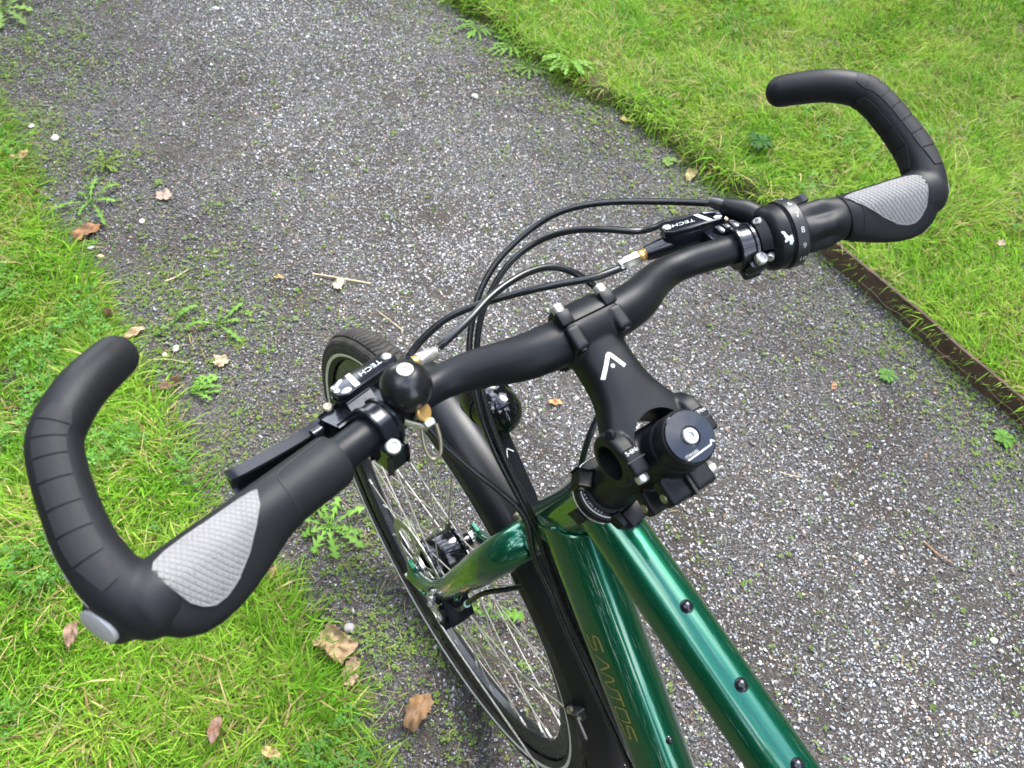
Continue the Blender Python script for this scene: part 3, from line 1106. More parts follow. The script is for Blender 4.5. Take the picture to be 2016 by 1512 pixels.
# ------------------------------------------------------------------ mudguard and stays
def guard_pt(al, u, lift=0.0):
    """al: degrees round the wheel from straight ahead, u: -1..1 across"""
    w_ = 0.0278
    xx = u * w_
    r_ = 0.391 - 0.0165 * abs(u) ** 2.4 + lift
    a_ = radians(al)
    return HUB + np.array([xx, r_ * cos(a_), r_ * sin(a_)])


mb = MB()
AL = np.linspace(81, 214, 110)
U = np.linspace(-1, 1, 21)
rings = []
for a_ in AL:
    top = [guard_pt(a_, u) for u in U]
    bot = [guard_pt(a_, u, -0.0016) for u in U[::-1]]
    rings.append(top + bot)
mb.rings(rings)
guard = mb.build('mudguard', M['guard'], bike, steer=True, angle=50)
S0 = np.array([-0.0605, -0.062, 0.366])
for al, u in ((145.5, -1.0), (196, -1.0)):
    for sx in (-1, 1):
        e_ = guard_pt(al, u, 0.004) * np.array([-sx, 1, 1]) * np.array([1, 1, 1])
        e_[0] = sx * 0.0325
        s0 = S0 * np.array([-sx, 1, 1])
        d_ = nrm(e_ - s0)
        MB().tube(spline([s0, s0 + d_ * 0.05 + np.array([sx * 0.003, -0.006, 0.004]), e_ - d_ * 0.1, e_ + d_ * 0.012], 6), 0.0017, 10).build('stay', M['steel'], guard, steer=True)
        mb = MB()
        mb.box(e_ + np.array([sx * -0.003, 0, 0]), [XX, d_, np.cross(XX, d_)], (0.0045, 0.009, 0.0055), 0.0015)
        mb.lathe(e_ + np.array([sx * 0.0, -0.004, 0.004]), nrm([sx * 0.25, -0.85, 0.25]), [(0.0028, 0), (0.0028, 0.026), (0.0022, 0.028), (0, 0.028)], 12)
        mb.build('stay_clamp', M['plastic'], guard, steer=True)
        MB().lathe(e_ + np.array([sx * 0.001, 0.004, 0.004]), nrm([sx * 0.8, 0.3, 0.5]), [(0.0042, 0), (0.0042, 0.003), (0.0022, 0.0032), (0.002, 0.002), (0, 0.002)], 6).build('bolt', M['dull'], guard, steer=True)
for al in (121, 123.5):
    MB().lathe(guard_pt(al + 42, 0.45, -0.0005), nrm(guard_pt(al + 42, 0.0) - HUB), [(0.0032, 0), (0.003, 0.0012), (0.0015, 0.002), (0, 0.002)], 14).build('bolt', M['gloss'], guard, steer=True)

# ------------------------------------------------------------------ disc brake caliper
CC = np.array([-0.0585, -0.108, 0.474])
cd = nrm([0, -0.55, -0.83])                       # along the body
cs = nrm(np.cross(XX, cd))
mb = MB()
mb.box(CC + XX * 0.002, [XX, cd, cs], (0.009, 0.023, 0.0105), 0.003)
mb.box(CC + XX * 0.016 + cd * 0.006, [XX, cd, cs], (0.005, 0.016, 0.010), 0.003)
mb.cyl(CC + cd * 0.005 - XX * 0.016, CC + cd * 0.005 + XX * 0.014, 0.0095, 24, bevel=0.002)
mb.box(CC - cd * 0.020 + cs * 0.004, [XX, cd, cs], (0.014, 0.006, 0.008), 0.002)
mb.box(CC + cd * 0.022 + cs * 0.004, [XX, cd, cs], (0.016, 0.005, 0.008), 0.002)
cal = mb.build('brake_caliper', M['anod'], bike, steer=True)
for p_, d_ in ((CC - XX * 0.019 - cd * 0.016, (-1, -0.2, 0.6)), (CC - XX * 0.016 - cd * 0.022, (-1, -0.2, 0.6)), (CC - XX * 0.010 - cd * 0.026 + cs * 0.004, (-0.9, -0.1, 0.7)), (CC - XX * 0.0145 + cd * 0.010, (-1, -0.2, 0.4)), (CC + XX * 0.012 - cd * 0.002 + cs * 0.012, (0.4, -0.7, 0.7)), (CC + cd * 0.027, (-0.3, -0.7, -0.2))):
    dd = nrm(d_)
    MB().lathe(np.array(p_), dd, [(0.0040, 0), (0.0040, 0.006), (0.0033, 0.007), (0.0018, 0.007), (0.0017, 0.005), (0, 0.005)], 14).build('bolt', M['silver'], cal, steer=True)
MB().box(CC - cd * 0.002 + cs * 0.0135 - XX * 0.003, [XX, cd, cs], (0.0045, 0.022, 0.0012), 0.0004).build('cover_plate', M['satin'], cal, steer=True)

# ------------------------------------------------------------------ headlight on its bracket
HLc = np.array([0.003, -0.094, 0.836])
hd = nrm([0, 0.975, -0.22])
mb = MB().lathe(HLc, hd, [(0.0001, -0.0225), (0.006, -0.0218), (0.0118, -0.0190), (0.0168, -0.0148), (0.0204, -0.0090), (0.0222, -0.0025), (0.0226, 0.003), (0.0225, 0.012), (0.0236, 0.0135), (0.0240, 0.018), (0.0240, 0.030), (0.0225, 0.032), (0.0215, 0.0315)], 48)
lamp = mb.build('headlight', M['gloss'], bike, steer=True)
MB().lathe(HLc + hd * 0.029, hd, [(0.0215, 0), (0.019, 0.004), (0.012, 0.0065), (0.0001, 0.0075)], 36).build('lens', M['lens'], lamp, steer=True)
MB().lathe(HLc + hd * 0.0125, hd, [(0.0234, 0), (0.0240, 0.0006), (0.0240, 0.0016), (0.0234, 0.0022)], 48, closed=True).build('ring', M['satin'], lamp, steer=True)
bpts = spline([np.array([0.006, -0.1560, 0.748]), np.array([0.006, -0.1440, 0.757]), np.array([0.006, -0.1180, 0.778]), np.array([0.005, -0.1000, 0.796]), np.array([0.004, -0.095, 0.812])], 5)


def strip(path, wv, half_w, half_t, taper=None):
    P = np.asarray(path)
    T = np.gradient(P, axis=0)
    rings = []
    for k_, (p, t) in enumerate(zip(P, T)):
        t = nrm(t)
        n_ = nrm(np.cross(t, wv))
        hw = half_w * (taper[k_] if taper is not None else 1)
        rings.append([p + wv * hw + n_ * half_t * 0.4, p + wv * hw * 0.9 + n_ * half_t, p - wv * hw * 0.9 + n_ * half_t, p - wv * hw + n_ * half_t * 0.4, p - wv * hw - n_ * half_t, p + wv * hw - n_ * half_t])
    return rings


tp = np.interp(np.linspace(0, 1, len(bpts)), [0, 0.08, 0.5, 0.75, 0.88, 1], [0.75, 1.0, 1.0, 1.0, 1.25, 1.25])
mb = MB().rings(strip(bpts, XX, 0.0088, 0.0016, tp))
for sx in (-1, 1):
    mb.box(HLc + np.array([sx * 0.0075, -0.001, -0.022]), [XX, hd, np.cross(XX, hd)], (0.0022, 0.007, 0.010), 0.001)
brk = mb.build('bracket', M['satin'], lamp, steer=True)
mb = MB()
mid = bpts[len(bpts) // 2 + 2]
bd = nrm(bpts[-3] - bpts[3])
bn = nrm(np.cross(bd, XX))
bn = bn if bn[2] > 0 else -bn
fm = lambda x_, y_: mid + XX * x_ + bd * y_ + bn * 0.0026
mb.ribbon([(-0.0035, -0.0055), (-0.0005, 0.0028), (0.0006, 0.0028), (0.0052, -0.0026)], 0.0013, fm)
mb.build('emblem', M['white'], lamp, smooth=False, steer=True)
MB().lathe(HLc + np.array([-0.0095, -0.001, -0.022]), -XX, [(0.0042, 0), (0.0042, 0.006), (0.0030, 0.007), (0.0018, 0.007), (0, 0.005)], 12).build('bolt', M['dull'], lamp, steer=True)
MB().lathe(HLc + np.array([0.0095, -0.001, -0.022]), XX, [(0.0042, 0), (0.0042, 0.004), (0.0030, 0.005), (0, 0.005)], 12).build('bolt', M['silver'], lamp, steer=True)

# ------------------------------------------------------------------ headset, spacers, steering stop
mb = MB().lathe(FOOT, AXU, [(0.0236, 0.595), (0.0258, 0.597), (0.0258, 0.6035), (0.0250, 0.6055), (0.0195, 0.6075), (0.0180, 0.6075), (0.0178, 0.642), (0.0184, 0.643), (0.0184, 0.6635), (0.0170, 0.664)], 56)
headset = mb.build('headset', M['satin'], bike, angle=25)
MB().lathe(FOOT, AXU, [(0.0259, 0.5955), (0.0264, 0.5962), (0.0264, 0.5976), (0.0259, 0.5980)], 64, closed=True).build('ring', M['silver'], headset)


def on_ring(ang, r, h=0.0076):
    """ang: degrees round the steering axis, 0 = forward, 90 = rider's left"""
    t = radians(ang)
    return FOOT + AXU * (0.6 + h) + r * (cos(t) * AXN - sin(t) * XX)


mb = MB()
ringz = lambda a_, r_: on_ring(a_ / 0.0222 * 57.2958, r_, 0.00625 + 0.0021 * (0.0250 - r_) / 0.0055)
mb.ribbon([(radians(q) * 0.0222, 0.0231) for q in np.linspace(70, 168, 24)] + [(radians(171) * 0.0222, 0.0208), (radians(177) * 0.0222, 0.0236)], 0.0008, ringz, 3)
for q, ch in enumerate('STAINLESS'):
    a_ = 72 + q * 7.2
    vs, fs = text_geo(ch, 0.0034)
    t_ = radians(a_)
    rd = cos(t_) * AXN - sin(t_) * XX
    tg = -sin(t_) * AXN - cos(t_) * XX
    c_ = on_ring(a_, 0.0206, 0.0083)
    mb.add([c_ + tg * p[0] + (rd * 0.93 - AXU * 0.36) * p[1] for p in vs], fs)
mb.build('lettering', M['digit'], headset, smooth=False)
# steering stop collar with two lugs
mb = MB()
mb.lathe(FOOT, AXU, [(0.0182, 0.6085), (0.0208, 0.6090), (0.0208, 0.6125), (0.0182, 0.6130)], 48, closed=True)
lugd = nrm(-AXN * 0.97 + XX * 0.20)
lugt = np.cross(AXU, lugd)
mb.box(FOOT + AXU * 0.6075 + lugd * 0.0265, [lugd, lugt, AXU], (0.0070, 0.0105, 0.0098), 0.0022)
mb.box(FOOT + AXU * 0.6065 + lugd * 0.0225 - lugt * 0.0125, [lugd, lugt, AXU], (0.0060, 0.0030, 0.0085), 0.0015)
lug2 = nrm(-XX * 0.80 + AXN * 0.60)
lt2 = np.cross(AXU, lug2)
mb.box(FOOT + AXU * 0.6130 + lug2 * 0.0240, [lug2, lt2, AXU], (0.0055, 0.0065, 0.0065), 0.0022)
lug3 = nrm(-XX * 0.97 - AXN * 0.25)
mb.box(FOOT + AXU * 0.590 + lug3 * 0.0265, [lug3, np.cross(AXU, lug3), AXU], (0.0030, 0.0050, 0.0070), 0.0012)
stop = mb.build('steering_stop', M['satin'], bike, fixn=True)
mb = MB()
fc = FOOT + AXU * 0.6065 + lugd * 0.0338
fm = lambda x_, y_: fc - lugt * x_ * 1.0 + AXU * y_
mb.ribbon([(-0.0050, -0.0052), (-0.0004, 0.0046), (0.0010, 0.0048), (0.0055, -0.0008)], 0.0012, fm)
mb.ribbon([(-0.0002, 0.0010), (0.0007, 0.0010)], 0.0009, fm)
mb.build('emblem', M['white'], stop, smooth=False)
MB().lathe(FOOT + AXU * 0.6130 + lug2 * 0.0240 + lt2 * 0.006, lt2, [(0.0026, 0), (0.0026, 0.001), (0, 0.001)], 6).build('bolt', M['dull'], stop)

# ------------------------------------------------------------------ adjustable stem
SZ = 0.7025
mb = MB()
sec = []
for n_, hw, hh, dz in ((0.096, 0.0205, 0.0160, 0.001), (0.088, 0.0200, 0.0160, 0.001), (0.074, 0.0192, 0.0162, 0.0), (0.062, 0.0194, 0.0162, 0.0), (0.054, 0.0202, 0.0160, 0.0), (0.047, 0.0220, 0.0158, 0.0), (0.041, 0.0245, 0.0156, 0.0), (0.035, 0.0275, 0.0155, 0.0), (0.029, 0.0305, 0.0155, 0.0), (0.023, 0.0328, 0.0155, 0.0), (0.014, 0.0346, 0.0155, 0.0), (0.002, 0.0348, 0.0155, 0.0)):
    r_ = []
    for t in np.linspace(0, 2 * pi, 40, endpoint=False):
        c_, s_2 = cos(t), sin(t)
        r_.append(AX(hw * np.sign(c_) * abs(c_) ** 0.75, n_, SZ + dz + hh * np.sign(s_2) * abs(s_2) ** 0.75))
    sec.append(r_)
mb.rings(sec)
mb.cyl(AX(-0.0215, 0.0961, 0.704), AX(0.0215, 0.0961, 0.704), 0.0196, 40, bevel=0.002)
for sx in (-1, 1):
    mb.cyl(AX(sx * 0.0225, 0.0118, SZ - 0.0005), AX(sx * 0.0352, 0.0118, SZ - 0.0005), 0.0186, 40, bevel=0.002)
    mb.box(AX(sx * 0.0288, 0.0040, SZ + 0.0155), [XX, AXN, AXU], (0.0062, 0.0085, 0.0052), 0.0015)
    mb.box(AX(sx * 0.0175, 0.0895, 0.7195), [XX, AXN, AXU], (0.0050, 0.0085, 0.0052), 0.0015)
    mb.box(AX(sx * 0.0175, 0.0895, 0.6885), [XX, AXN, AXU], (0.0050, 0.0085, 0.0052), 0.0015)
stem = mb.build('stem', M['satin'], bike)
# hollow of the clamping rings and bar seat cut out before the skin is fused
cut = MB()
cut.cyl(AX(-0.05, 0.0118, SZ - 0.0005), AX(-0.0223, 0.0118, SZ - 0.0005), 0.0122, 32)
cut.cyl(AX(0.0223, 0.0118, SZ - 0.0005), AX(0.05, 0.0118, SZ - 0.0005), 0.0122, 32)
cut.box(AX(0, 0.112, 0.704), [XX, AXN, AXU], (0.05, 0.0128, 0.04))
wpoly = [(0.0212 * cos(t), 0.0070 + 0.0205 * sin(t)) for t in np.linspace(0, pi, 30)] + [(-0.0212, -0.020), (0.0212, -0.020)]
wcut = MB().prism(wpoly, FOOT, XX, AXN, 0.655, 0.765)
remesh(stem, 0.0009, 14)
for cmb in (cut, wcut):
    cuto = cmb.build('cutter', M['satin'])
    md = stem.modifiers.new('cut', 'BOOLEAN')
    md.operation = 'DIFFERENCE'
    md.object = cuto
    md.solver = 'EXACT'
    dg = bpy.context.evaluated_depsgraph_get()
    me = bpy.data.meshes.new_from_object(stem.evaluated_get(dg))
    stem.modifiers.clear()
    stem.data = me
    bpy.data.objects.remove(cuto)
me.polygons.foreach_set('use_smooth', [True] * len(me.polygons))
me.set_sharp_from_angle(angle=radians(48))
me.name = 'stem'
stem_bvh = bvh_of(stem)


def steer_obj(o_):
    me_ = o_.data
    co = np.empty(len(me_.vertices) * 3)
    me_.vertices.foreach_get('co', co)
    me_.vertices.foreach_set('co', ST(co.reshape(-1, 3)).ravel())
    me_.update()


def on_stem(x_, n_, off=0.0003):
    p, nn, _, _ = stem_bvh.ray_cast(Vector(AX(x_, n_, 0.80)), Vector(-AXU))
    return np.array(p if p is not None else AX(x_, n_, 0.72)) + AXU * off


mb = MB()
mb.ribbon([(-0.0145, 0.0592), (-0.0036, 0.0712), (-0.0026, 0.0716), (-0.0014, 0.0708), (0.0022, 0.0590)][:3] + [(-0.0020, 0.0712), (0.0030, 0.0600)], 0.0027, on_stem, 8)
dotc = (-0.0046, 0.0636)
mb.add([on_stem(*dotc)] + [on_stem(dotc[0] + 0.0014 * cos(t), dotc[1] + 0.0014 * sin(t)) for t in np.linspace(0, 2 * pi, 14, endpoint=False)], [(0, i_ + 1, (i_ + 1) % 14 + 1) for i_ in range(14)])
mb.build('emblem', M['white'], stem, smooth=False, steer=True)
mb = MB()
vs, fs = text_geo('5-6Nm', 0.0040)
for sx in (-1, 1):
    mb.add([on_stem(sx * 0.0275 + p[0], 0.0105 + p[1]) for p in vs], fs)
mb.build('lettering', M['digit'], stem, smooth=False, steer=True)
steer_obj(stem)
# split line and pinch bolts of the two arms
for sx in (-1, 1):
    MB().box(AX(sx * 0.0288, 0.0052, SZ + 0.0160), [XX, AXN, AXU], (0.0066, 0.0005, 0.0050)).build('slot', M['dark'], stem, steer=True)
    MB().lathe(AX(sx * 0.0288, -0.0035, SZ + 0.0135), -AXN, [(0.0042, 0), (0.0044, 0.001), (0.0044, 0.0048), (0.0036, 0.0058), (0.0022, 0.0058), (0.0020, 0.0035), (0, 0.0035)], 24).build('bolt', M['silver'], stem, steer=True)
MB().lathe(AX(-0.0300, 0.0265, SZ + 0.0128), nrm(AXU * 0.6 - XX), [(0.0034, 0), (0.0034, 0.0022), (0.0025, 0.0032), (0, 0.0032)], 18).build('bolt', M['satin'], stem, steer=True)
# face plate and its bolts
mb = MB()
pl = [(0.0196 * sin(t), 0.0196 * cos(t)) for t in np.linspace(radians(-80), radians(80), 30)]
pi_ = [(0.0162 * sin(t), 0.0162 * cos(t)) for t in np.linspace(radians(80), radians(-80), 30)]
mb.prism([(a_ * 1.0, b_) for a_, b_ in pl + pi_], AX(0, 0.0972, 0.704), AXU, AXN, -0.0150, 0.0150)
for sx in (-1, 1):
    mb.cyl(AX(sx * 0.0130, 0.0972, 0.704) , AX(sx * 0.0215, 0.0972, 0.704), 0.0001, 8)
    for s_3 in (0.7195, 0.6885):
        mb.box(AX(sx * 0.0175, 0.1050, s_3), [XX, AXN, AXU], (0.0050, 0.0052, 0.0052), 0.0014)
plate = mb.build('face_plate', M['satin'], stem, steer=True, fixn=True)
mb = MB()
for sx in (-1, 1):
    for s_3 in (0.7205, 0.6885):
        MB().lathe(AX(sx * 0.0175, 0.1095, s_3), AXN, [(0.0040, 0), (0.0042, 0.0008), (0.0042, 0.0052), (0.0035, 0.0060), (0.0020, 0.0060), (0.0018, 0.0035), (0, 0.0035)], 22).build('bolt', M['silver'], stem, steer=True)
        MB().lathe(AX(sx * 0.0175, 0.0812, s_3), -AXN, [(0.0030, 0), (0.0030, 0.0012), (0.0018, 0.0012), (0, 0.0006)], 16).build('bolt', M['satin'], stem, steer=True)
# steerer clamp: upright sleeve with the cross barrel the arms swivel on
mb = MB()
mb.lathe(FOOT, AXU, [(0.0180, 0.664), (0.0188, 0.666), (0.0188, 0.724), (0.0180, 0.7265)], 48)
mb.cyl(AX(-0.0222, 0.0098, SZ - 0.0030), AX(0.0222, 0.0098, SZ - 0.0030), 0.0118, 36)
for s_3 in (0.676, 0.706):
    mb.box(AX(-0.0095, -0.0225, s_3), [XX, AXN, AXU], (0.0085, 0.0095, 0.0062), 0.0022)
    mb.box(AX(0.0115, -0.0225, s_3), [XX, AXN, AXU], (0.0085, 0.0095, 0.0062), 0.0022)
clamp = mb.build('steerer_clamp', M['satin'], stem)
remesh(clamp, 0.0010, 6)
steer_obj(clamp)
for s_3 in (0.676, 0.706):
    MB().box(AX(0.0012, -0.0262, s_3), [XX, AXN, AXU], (0.0010, 0.0066, 0.0066)).build('slot', M['dark'], stem, steer=True)
    MB().lathe(AX(0.0195, -0.0245, s_3), XX, [(0.0040, 0), (0.0042, 0.001), (0.0042, 0.0048), (0.0034, 0.0056), (0.0020, 0.0056), (0, 0.0036)], 20).build('bolt', M['silver'], stem, steer=True)
    MB().lathe(AX(-0.0178, -0.0245, s_3), -XX, [(0.0030, 0), (0.0030, 0.0012), (0, 0.0012)], 14).build('bolt', M['dull'], stem, steer=True)
# top cap
mb = MB().lathe(FOOT, AXU, [(0.0180, 0.7270), (0.0182, 0.7278), (0.0182, 0.7395), (0.0176, 0.7416), (0.0168, 0.7422)], 64)
cap = mb.build('spacer', M['satin'], stem, steer=True, angle=20)
MB().lathe(FOOT, AXU, [(0.0170, 0.7412), (0.0170, 0.7424), (0.0162, 0.7432), (0.0080, 0.74335), (0.0066, 0.7434), (0.0062, 0.7424), (0.0001, 0.7424)], 64).build('top_cap', M['gloss'], stem, steer=True, angle=20)
MB().lathe(FOOT, AXU, [(0.0050, 0.7420), (0.0052, 0.7437), (0.0046, 0.7444), (0.0024, 0.7442), (0.0022, 0.7426), (0.0001, 0.7424)], 32).build('bolt', M['silver'], stem, steer=True)
mb = MB()
fm = lambda x_, y_: AX(x_, y_, 0.74352 - (x_ * x_ + y_ * y_ > 0.000085) * 0.0)
mb.ribbon([(-0.0105, -0.0117), (0.0086, -0.0107), (0.0103, -0.0083), (0.0122, -0.0101)], 0.0009, fm, 6)
vs, fs = text_geo('STAINLESS', 0.0022)
mb.add([AX(-0.0060 + p[0], -0.0096 + p[1], 0.74352) for p in vs], fs)
mb.build('lettering', M['digit'], stem, smooth=False, steer=True)

# ------------------------------------------------------------------ handlebar
_e = np.array([0.2991 - 0.1563, -0.0388 - 0.0039, 0.0206 + 0.0009])
_bp = [(-0.03, 0, 0), (0.0, 0, 0), (0.030, 0.0002, -0.0002), (0.052, 0.0045, -0.0022), (0.074, 0.0135, -0.0062), (0.094, 0.0182, -0.0085)]
_bs = spline([(u, y, z) for u, y, z in _bp] + [tuple(np.array([0.1563, 0.0039, -0.0009]) + _e * t) for t in (-0.30, -0.15, 0.0, 0.2)], 12)


def bar(u, side=1):
    """point on the bar axis, u metres to the side of the clamp"""
    if u > 0.12:
        p = np.array([0.1563, 0.0039, -0.0009]) + _e * ((u - 0.1563) / _e[0])
    else:
        k_ = np.searchsorted(_bs[:, 0], u)
        k_ = min(max(k_, 1), len(_bs) - 1)
        a_, b_ = _bs[k_ - 1], _bs[k_]
        p = a_ + (b_ - a_) * ((u - a_[0]) / (b_[0] - a_[0]))
    return CB + np.array([side * p[0], p[1], p[2]])


def loc(side, u, y, z):
    """point given relative to the clamp centre"""
    return CB + np.array([side * u, y, z])


EU = nrm(_e)


def eu(side):
    return EU * np.array([side, 1, 1])


us = np.r_[np.linspace(-0.303, -0.122, 12), np.linspace(-0.118, 0.118, 60), np.linspace(0.122, 0.303, 12)]
P = np.array([bar(abs(u), 1 if u >= 0 else -1) for u in us])
ra = np.interp(np.abs(us), [0, 0.030, 0.045, 0.085, 0.105, 0.32], [0.0159, 0.0159, 0.0154, 0.0124, 0.0111, 0.0111])
MB().tube(P, ra, 40).build('handlebar', M['satin'], bike, steer=True)

# ------------------------------------------------------------------ grips, their grey panels and the bar ends
TILT = radians(28)


def wing_frame(side):
    ax = eu(side)
    W = np.array([0, -cos(TILT), -sin(TILT)])
    W = nrm(W - ax * (W @ ax))
    N_2 = np.cross(ax, W)
    N_2 = N_2 if N_2[2] > 0 else -N_2
    return ax, W, N_2


def grip_sec(side, u, th, off=0.0, u0=0.185):
    ax, W, N_2 = wing_frame(side)
    r_ = np.interp(u, [u0, u0 + 0.003, 0.24, 0.27, 0.290, 0.297, 0.303, 0.309], [0.0155, 0.0164, 0.0166, 0.0172, 0.0174, 0.0166, 0.0140, 0.0120])
    ext = np.interp(u, [u0, 0.219, 0.229, 0.239, 0.249, 0.259, 0.269, 0.279, 0.288, 0.296, 0.303, 0.309], [0.0, 0.0, 0.0018, 0.0050, 0.0086, 0.0116, 0.0135, 0.0140, 0.0124, 0.0085, 0.0035, 0.0000])
    c_, s_2 = cos(th), sin(th)
    cp = max(c_, 0)
    w_ = r_ * c_ + ext * cp ** 1.15
    n_ = r_ * s_2 * (1 - 0.42 * (ext / 0.0150) * cp ** 1.3)
    p = bar(u, side) + W * w_ + N_2 * n_
    if off:
        nn = nrm(W * c_ * (1 - 0.25 * cp) + N_2 * s_2 * (1 + 0.6 * cp))
        p = p + nn * off
    return p


def make_grip(side, u0):
    mb = MB()
    ths = np.linspace(0, 2 * pi, 64, endpoint=False)
    uu = np.r_[u0, u0 + 0.0006, u0 + 0.002, np.linspace(u0 + 0.005, 0.300, 46), 0.303, 0.306, 0.308, 0.309]
    rings = []
    for u in uu:
        rings.append([grip_sec(side, u, t, 0.0, u0) for t in ths])
    mb.rings(rings)
    g_ = mb.build('grip', M['rubber'], bike, steer=True, fixn=True, angle=60)
    # collar seam
    sec = [grip_sec(side, u, t, 0.00025, u0) for u in (0,) for t in ()]
    mb = MB()
    if side < 0:
        pts = [(0.186 + 0.0, 150), (0.205, 146), (0.2185, 138), (0.2215, 120), (0.2225, 90), (0.2225, 45), (0.2225, 0)]
    else:
        pts = [(0.2365 + 0.004 * sin(radians(q)), q) for q in (175, 150, 120, 90, 60, 30, 0, -20)]
    pp = smooth2([(a_, radians(b_)) for a_, b_ in pts], 8)
    mb.tube([grip_sec(side, a_, b_, 0.00005, u0) for a_, b_ in pp], 0.00042, 6)
    mb.build('seam', M['dark'], g_, steer=True)
    # grey panel with its diamond tread
    nu_, nt_ = 170, 110
    ug = np.linspace(0.2325, 0.2925, nu_)
    tr = np.interp(ug, [0.2325, 0.237, 0.244, 0.254, 0.264, 0.273, 0.279, 0.284, 0.288, 0.291, 0.2925], [133, 106, 84, 63, 50, 44, 45, 51, 63, 86, 112])
    tf = np.interp(ug, [0.2325, 0.2355, 0.242, 0.272, 0.283, 0.289, 0.2925], [137, 141, 144, 146, 144, 138, 124])
    V = np.empty((nu_, nt_, 3))
    for i_ in range(nu_):
        for j_ in range(nt_):
            f = j_ / (nt_ - 1)
            th = radians(tr[i_] + (tf[i_] - tr[i_]) * f)
            arc = (th - radians(95)) * (0.0175 + 0.010 * max(0, cos(th)))
            p_, q_ = ug[i_] * 1.0 + arc * 0.62, ug[i_] * 1.0 - arc * 0.62
            pitch_ = 0.0030
            g1 = abs(((p_ / pitch_) % 1) - 0.5) * pitch_
            g2 = abs(((q_ / pitch_) % 1) - 0.5) * pitch_
            eb = min(f, 1 - f) * (tf[i_] - tr[i_]) / 57.3 * 0.02
            eb = min(eb, ug[i_] - 0.2325 + 0.0006, 0.2925 - ug[i_] + 0.0006)
            h = 0.00080
            if eb > 0.0011:
                h -= 0.00062 * max(0, 1 - min(g1, g2) / 0.00044)
            h = h if eb > 0.0003 else -0.0004
            V[i_, j_] = grip_sec(side, ug[i_], th, h, u0)
    mb = MB()
    mb.v = V.reshape(-1, 3).tolist()
    mb.f = [(i_ * nt_ + j_, i_ * nt_ + j_ + 1, (i_ + 1) * nt_ + j_ + 1, (i_ + 1) * nt_ + j_) for i_ in range(nu_ - 1) for j_ in range(nt_ - 1)]
    mb.build('grey_panel', M['grey'], g_, steer=True, fixn=True, angle=70)
    # bar end
    hp_ = [(0.2975, -0.0425, 0.0190), (0.3005, -0.0390, 0.0218), (0.3068, -0.0275, 0.0290), (0.3105, -0.0090, 0.0380), (0.3100, 0.0100, 0.0460), (0.3075, 0.0290, 0.0538), (0.3035, 0.0430, 0.0584), (0.2960, 0.0530, 0.0600), (0.2850, 0.0665, 0.0580), (0.2730, 0.0800, 0.0520), (0.2630, 0.0915, 0.0455)]
    hr_ = [0.0158, 0.0158, 0.0150, 0.0139, 0.0132, 0.0129, 0.0129, 0.0129, 0.0127, 0.0126, 0.0122]
    HP = spline([loc(side, *p) for p in hp_], 9)
    hr = np.interp(np.linspace(0, len(hp_) - 1, len(HP)), range(len(hp_)), hr_)
    mb = MB()
    mb.tube(HP, hr, 40, True, (True, True))
    cp_ = loc(side, 0.3200, -0.0390, 0.0212)
    mb.lathe(cp_, nrm(-eu(side) + np.array([0, 0.22, -0.22])), [(0.0001, 0.0), (0.0115, 0.0), (0.0138, 0.0016), (0.0152, 0.0060), (0.0150, 0.020)], 36)
    a0 = bar(0.2930, side)
    mb.lathe(a0, eu(side), [(0.0150, -0.006), (0.0176, -0.004), (0.0184, 0.000), (0.0184, 0.008), (0.0172, 0.0125), (0.0145, 0.0155), (0.0080, 0.0172), (0.0001, 0.0176)], 44)
    be = mb.build('bar_end', M['rubber'], bike)
    remesh(be, 0.0011, 18)
    bb = bvh_of(be)
    steer_obj(be)
    # ribbed pads
    T = np.gradient(HP, axis=0)
    T /= np.linalg.norm(T, axis=1)[:, None]

    def horn(t, ang, off):
        """t along the horn 0..1, ang degrees: 0 = outward and up"""
        f = t * (len(HP) - 1)
        k_ = min(int(f), len(HP) - 2)
        w_ = f - k_
        c_ = HP[k_] * (1 - w_) + HP[k_ + 1] * w_
        tn = nrm(T[k_] * (1 - w_) + T[k_ + 1] * w_)
        o1 = np.array([side * 0.20, -0.45, 0.87])
        o1 = nrm(o1 - tn * (o1 @ tn))
        o2 = np.cross(tn, o1) * side
        dd = cos(radians(ang)) * o1 + sin(radians(ang)) * o2
        p, nn, _, _ = bb.ray_cast(Vector(c_ + dd * 0.04), Vector(-dd))
        return (np.array(p) if p is not None else c_ + dd * 0.013) + dd * off
    def pads(t0, t1, n_seg, a_c, a_h):
        ed = np.linspace(0, 1, n_seg + 1) ** 0.92
        for k_ in range(n_seg):
            s0, s1 = t0 + (t1 - t0) * ed[k_], t0 + (t1 - t0) * ed[k_ + 1]
            g_ = 0.0028
            rings_t = []
            tt = np.linspace(s0 + g_, s1 - g_, 6)
            rows = []
            for t in tt:
                fr_ = (t - t0) / (t1 - t0)
                hw_ = a_h * min(1.0, 0.45 + 2.8 * fr_, 0.55 + 4.5 * (1 - fr_))
                rows.append([horn(t, a_c + q * hw_, 0.00065 if 0 < jj < 8 else -0.0005) for jj, q in enumerate((-1.04, -1, -0.66, -0.33, 0, 0.33, 0.66, 1, 1.04))])
            e0 = [horn(s0 + g_ * 0.5, a_c + q * hw_, -0.0005) for q in (-1.04, -1, -0.66, -0.33, 0, 0.33, 0.66, 1, 1.04)]
            mb = MB()
            nn_ = 9
            mb.v = [p for r_ in rows for p in r_]
            mb.f = [(i_ * nn_ + j_, i_ * nn_ + j_ + 1, (i_ + 1) * nn_ + j_ + 1, (i_ + 1) * nn_ + j_) for i_ in range(len(rows) - 1) for j_ in range(nn_ - 1)]
            mb.build('grip_pad', M['pad'], be, steer=True, fixn=True, angle=80)
    pads(0.20, 0.70, 8, -10, 34)
    if side > 0:
        pads(0.22, 0.66, 5, -108, 34)
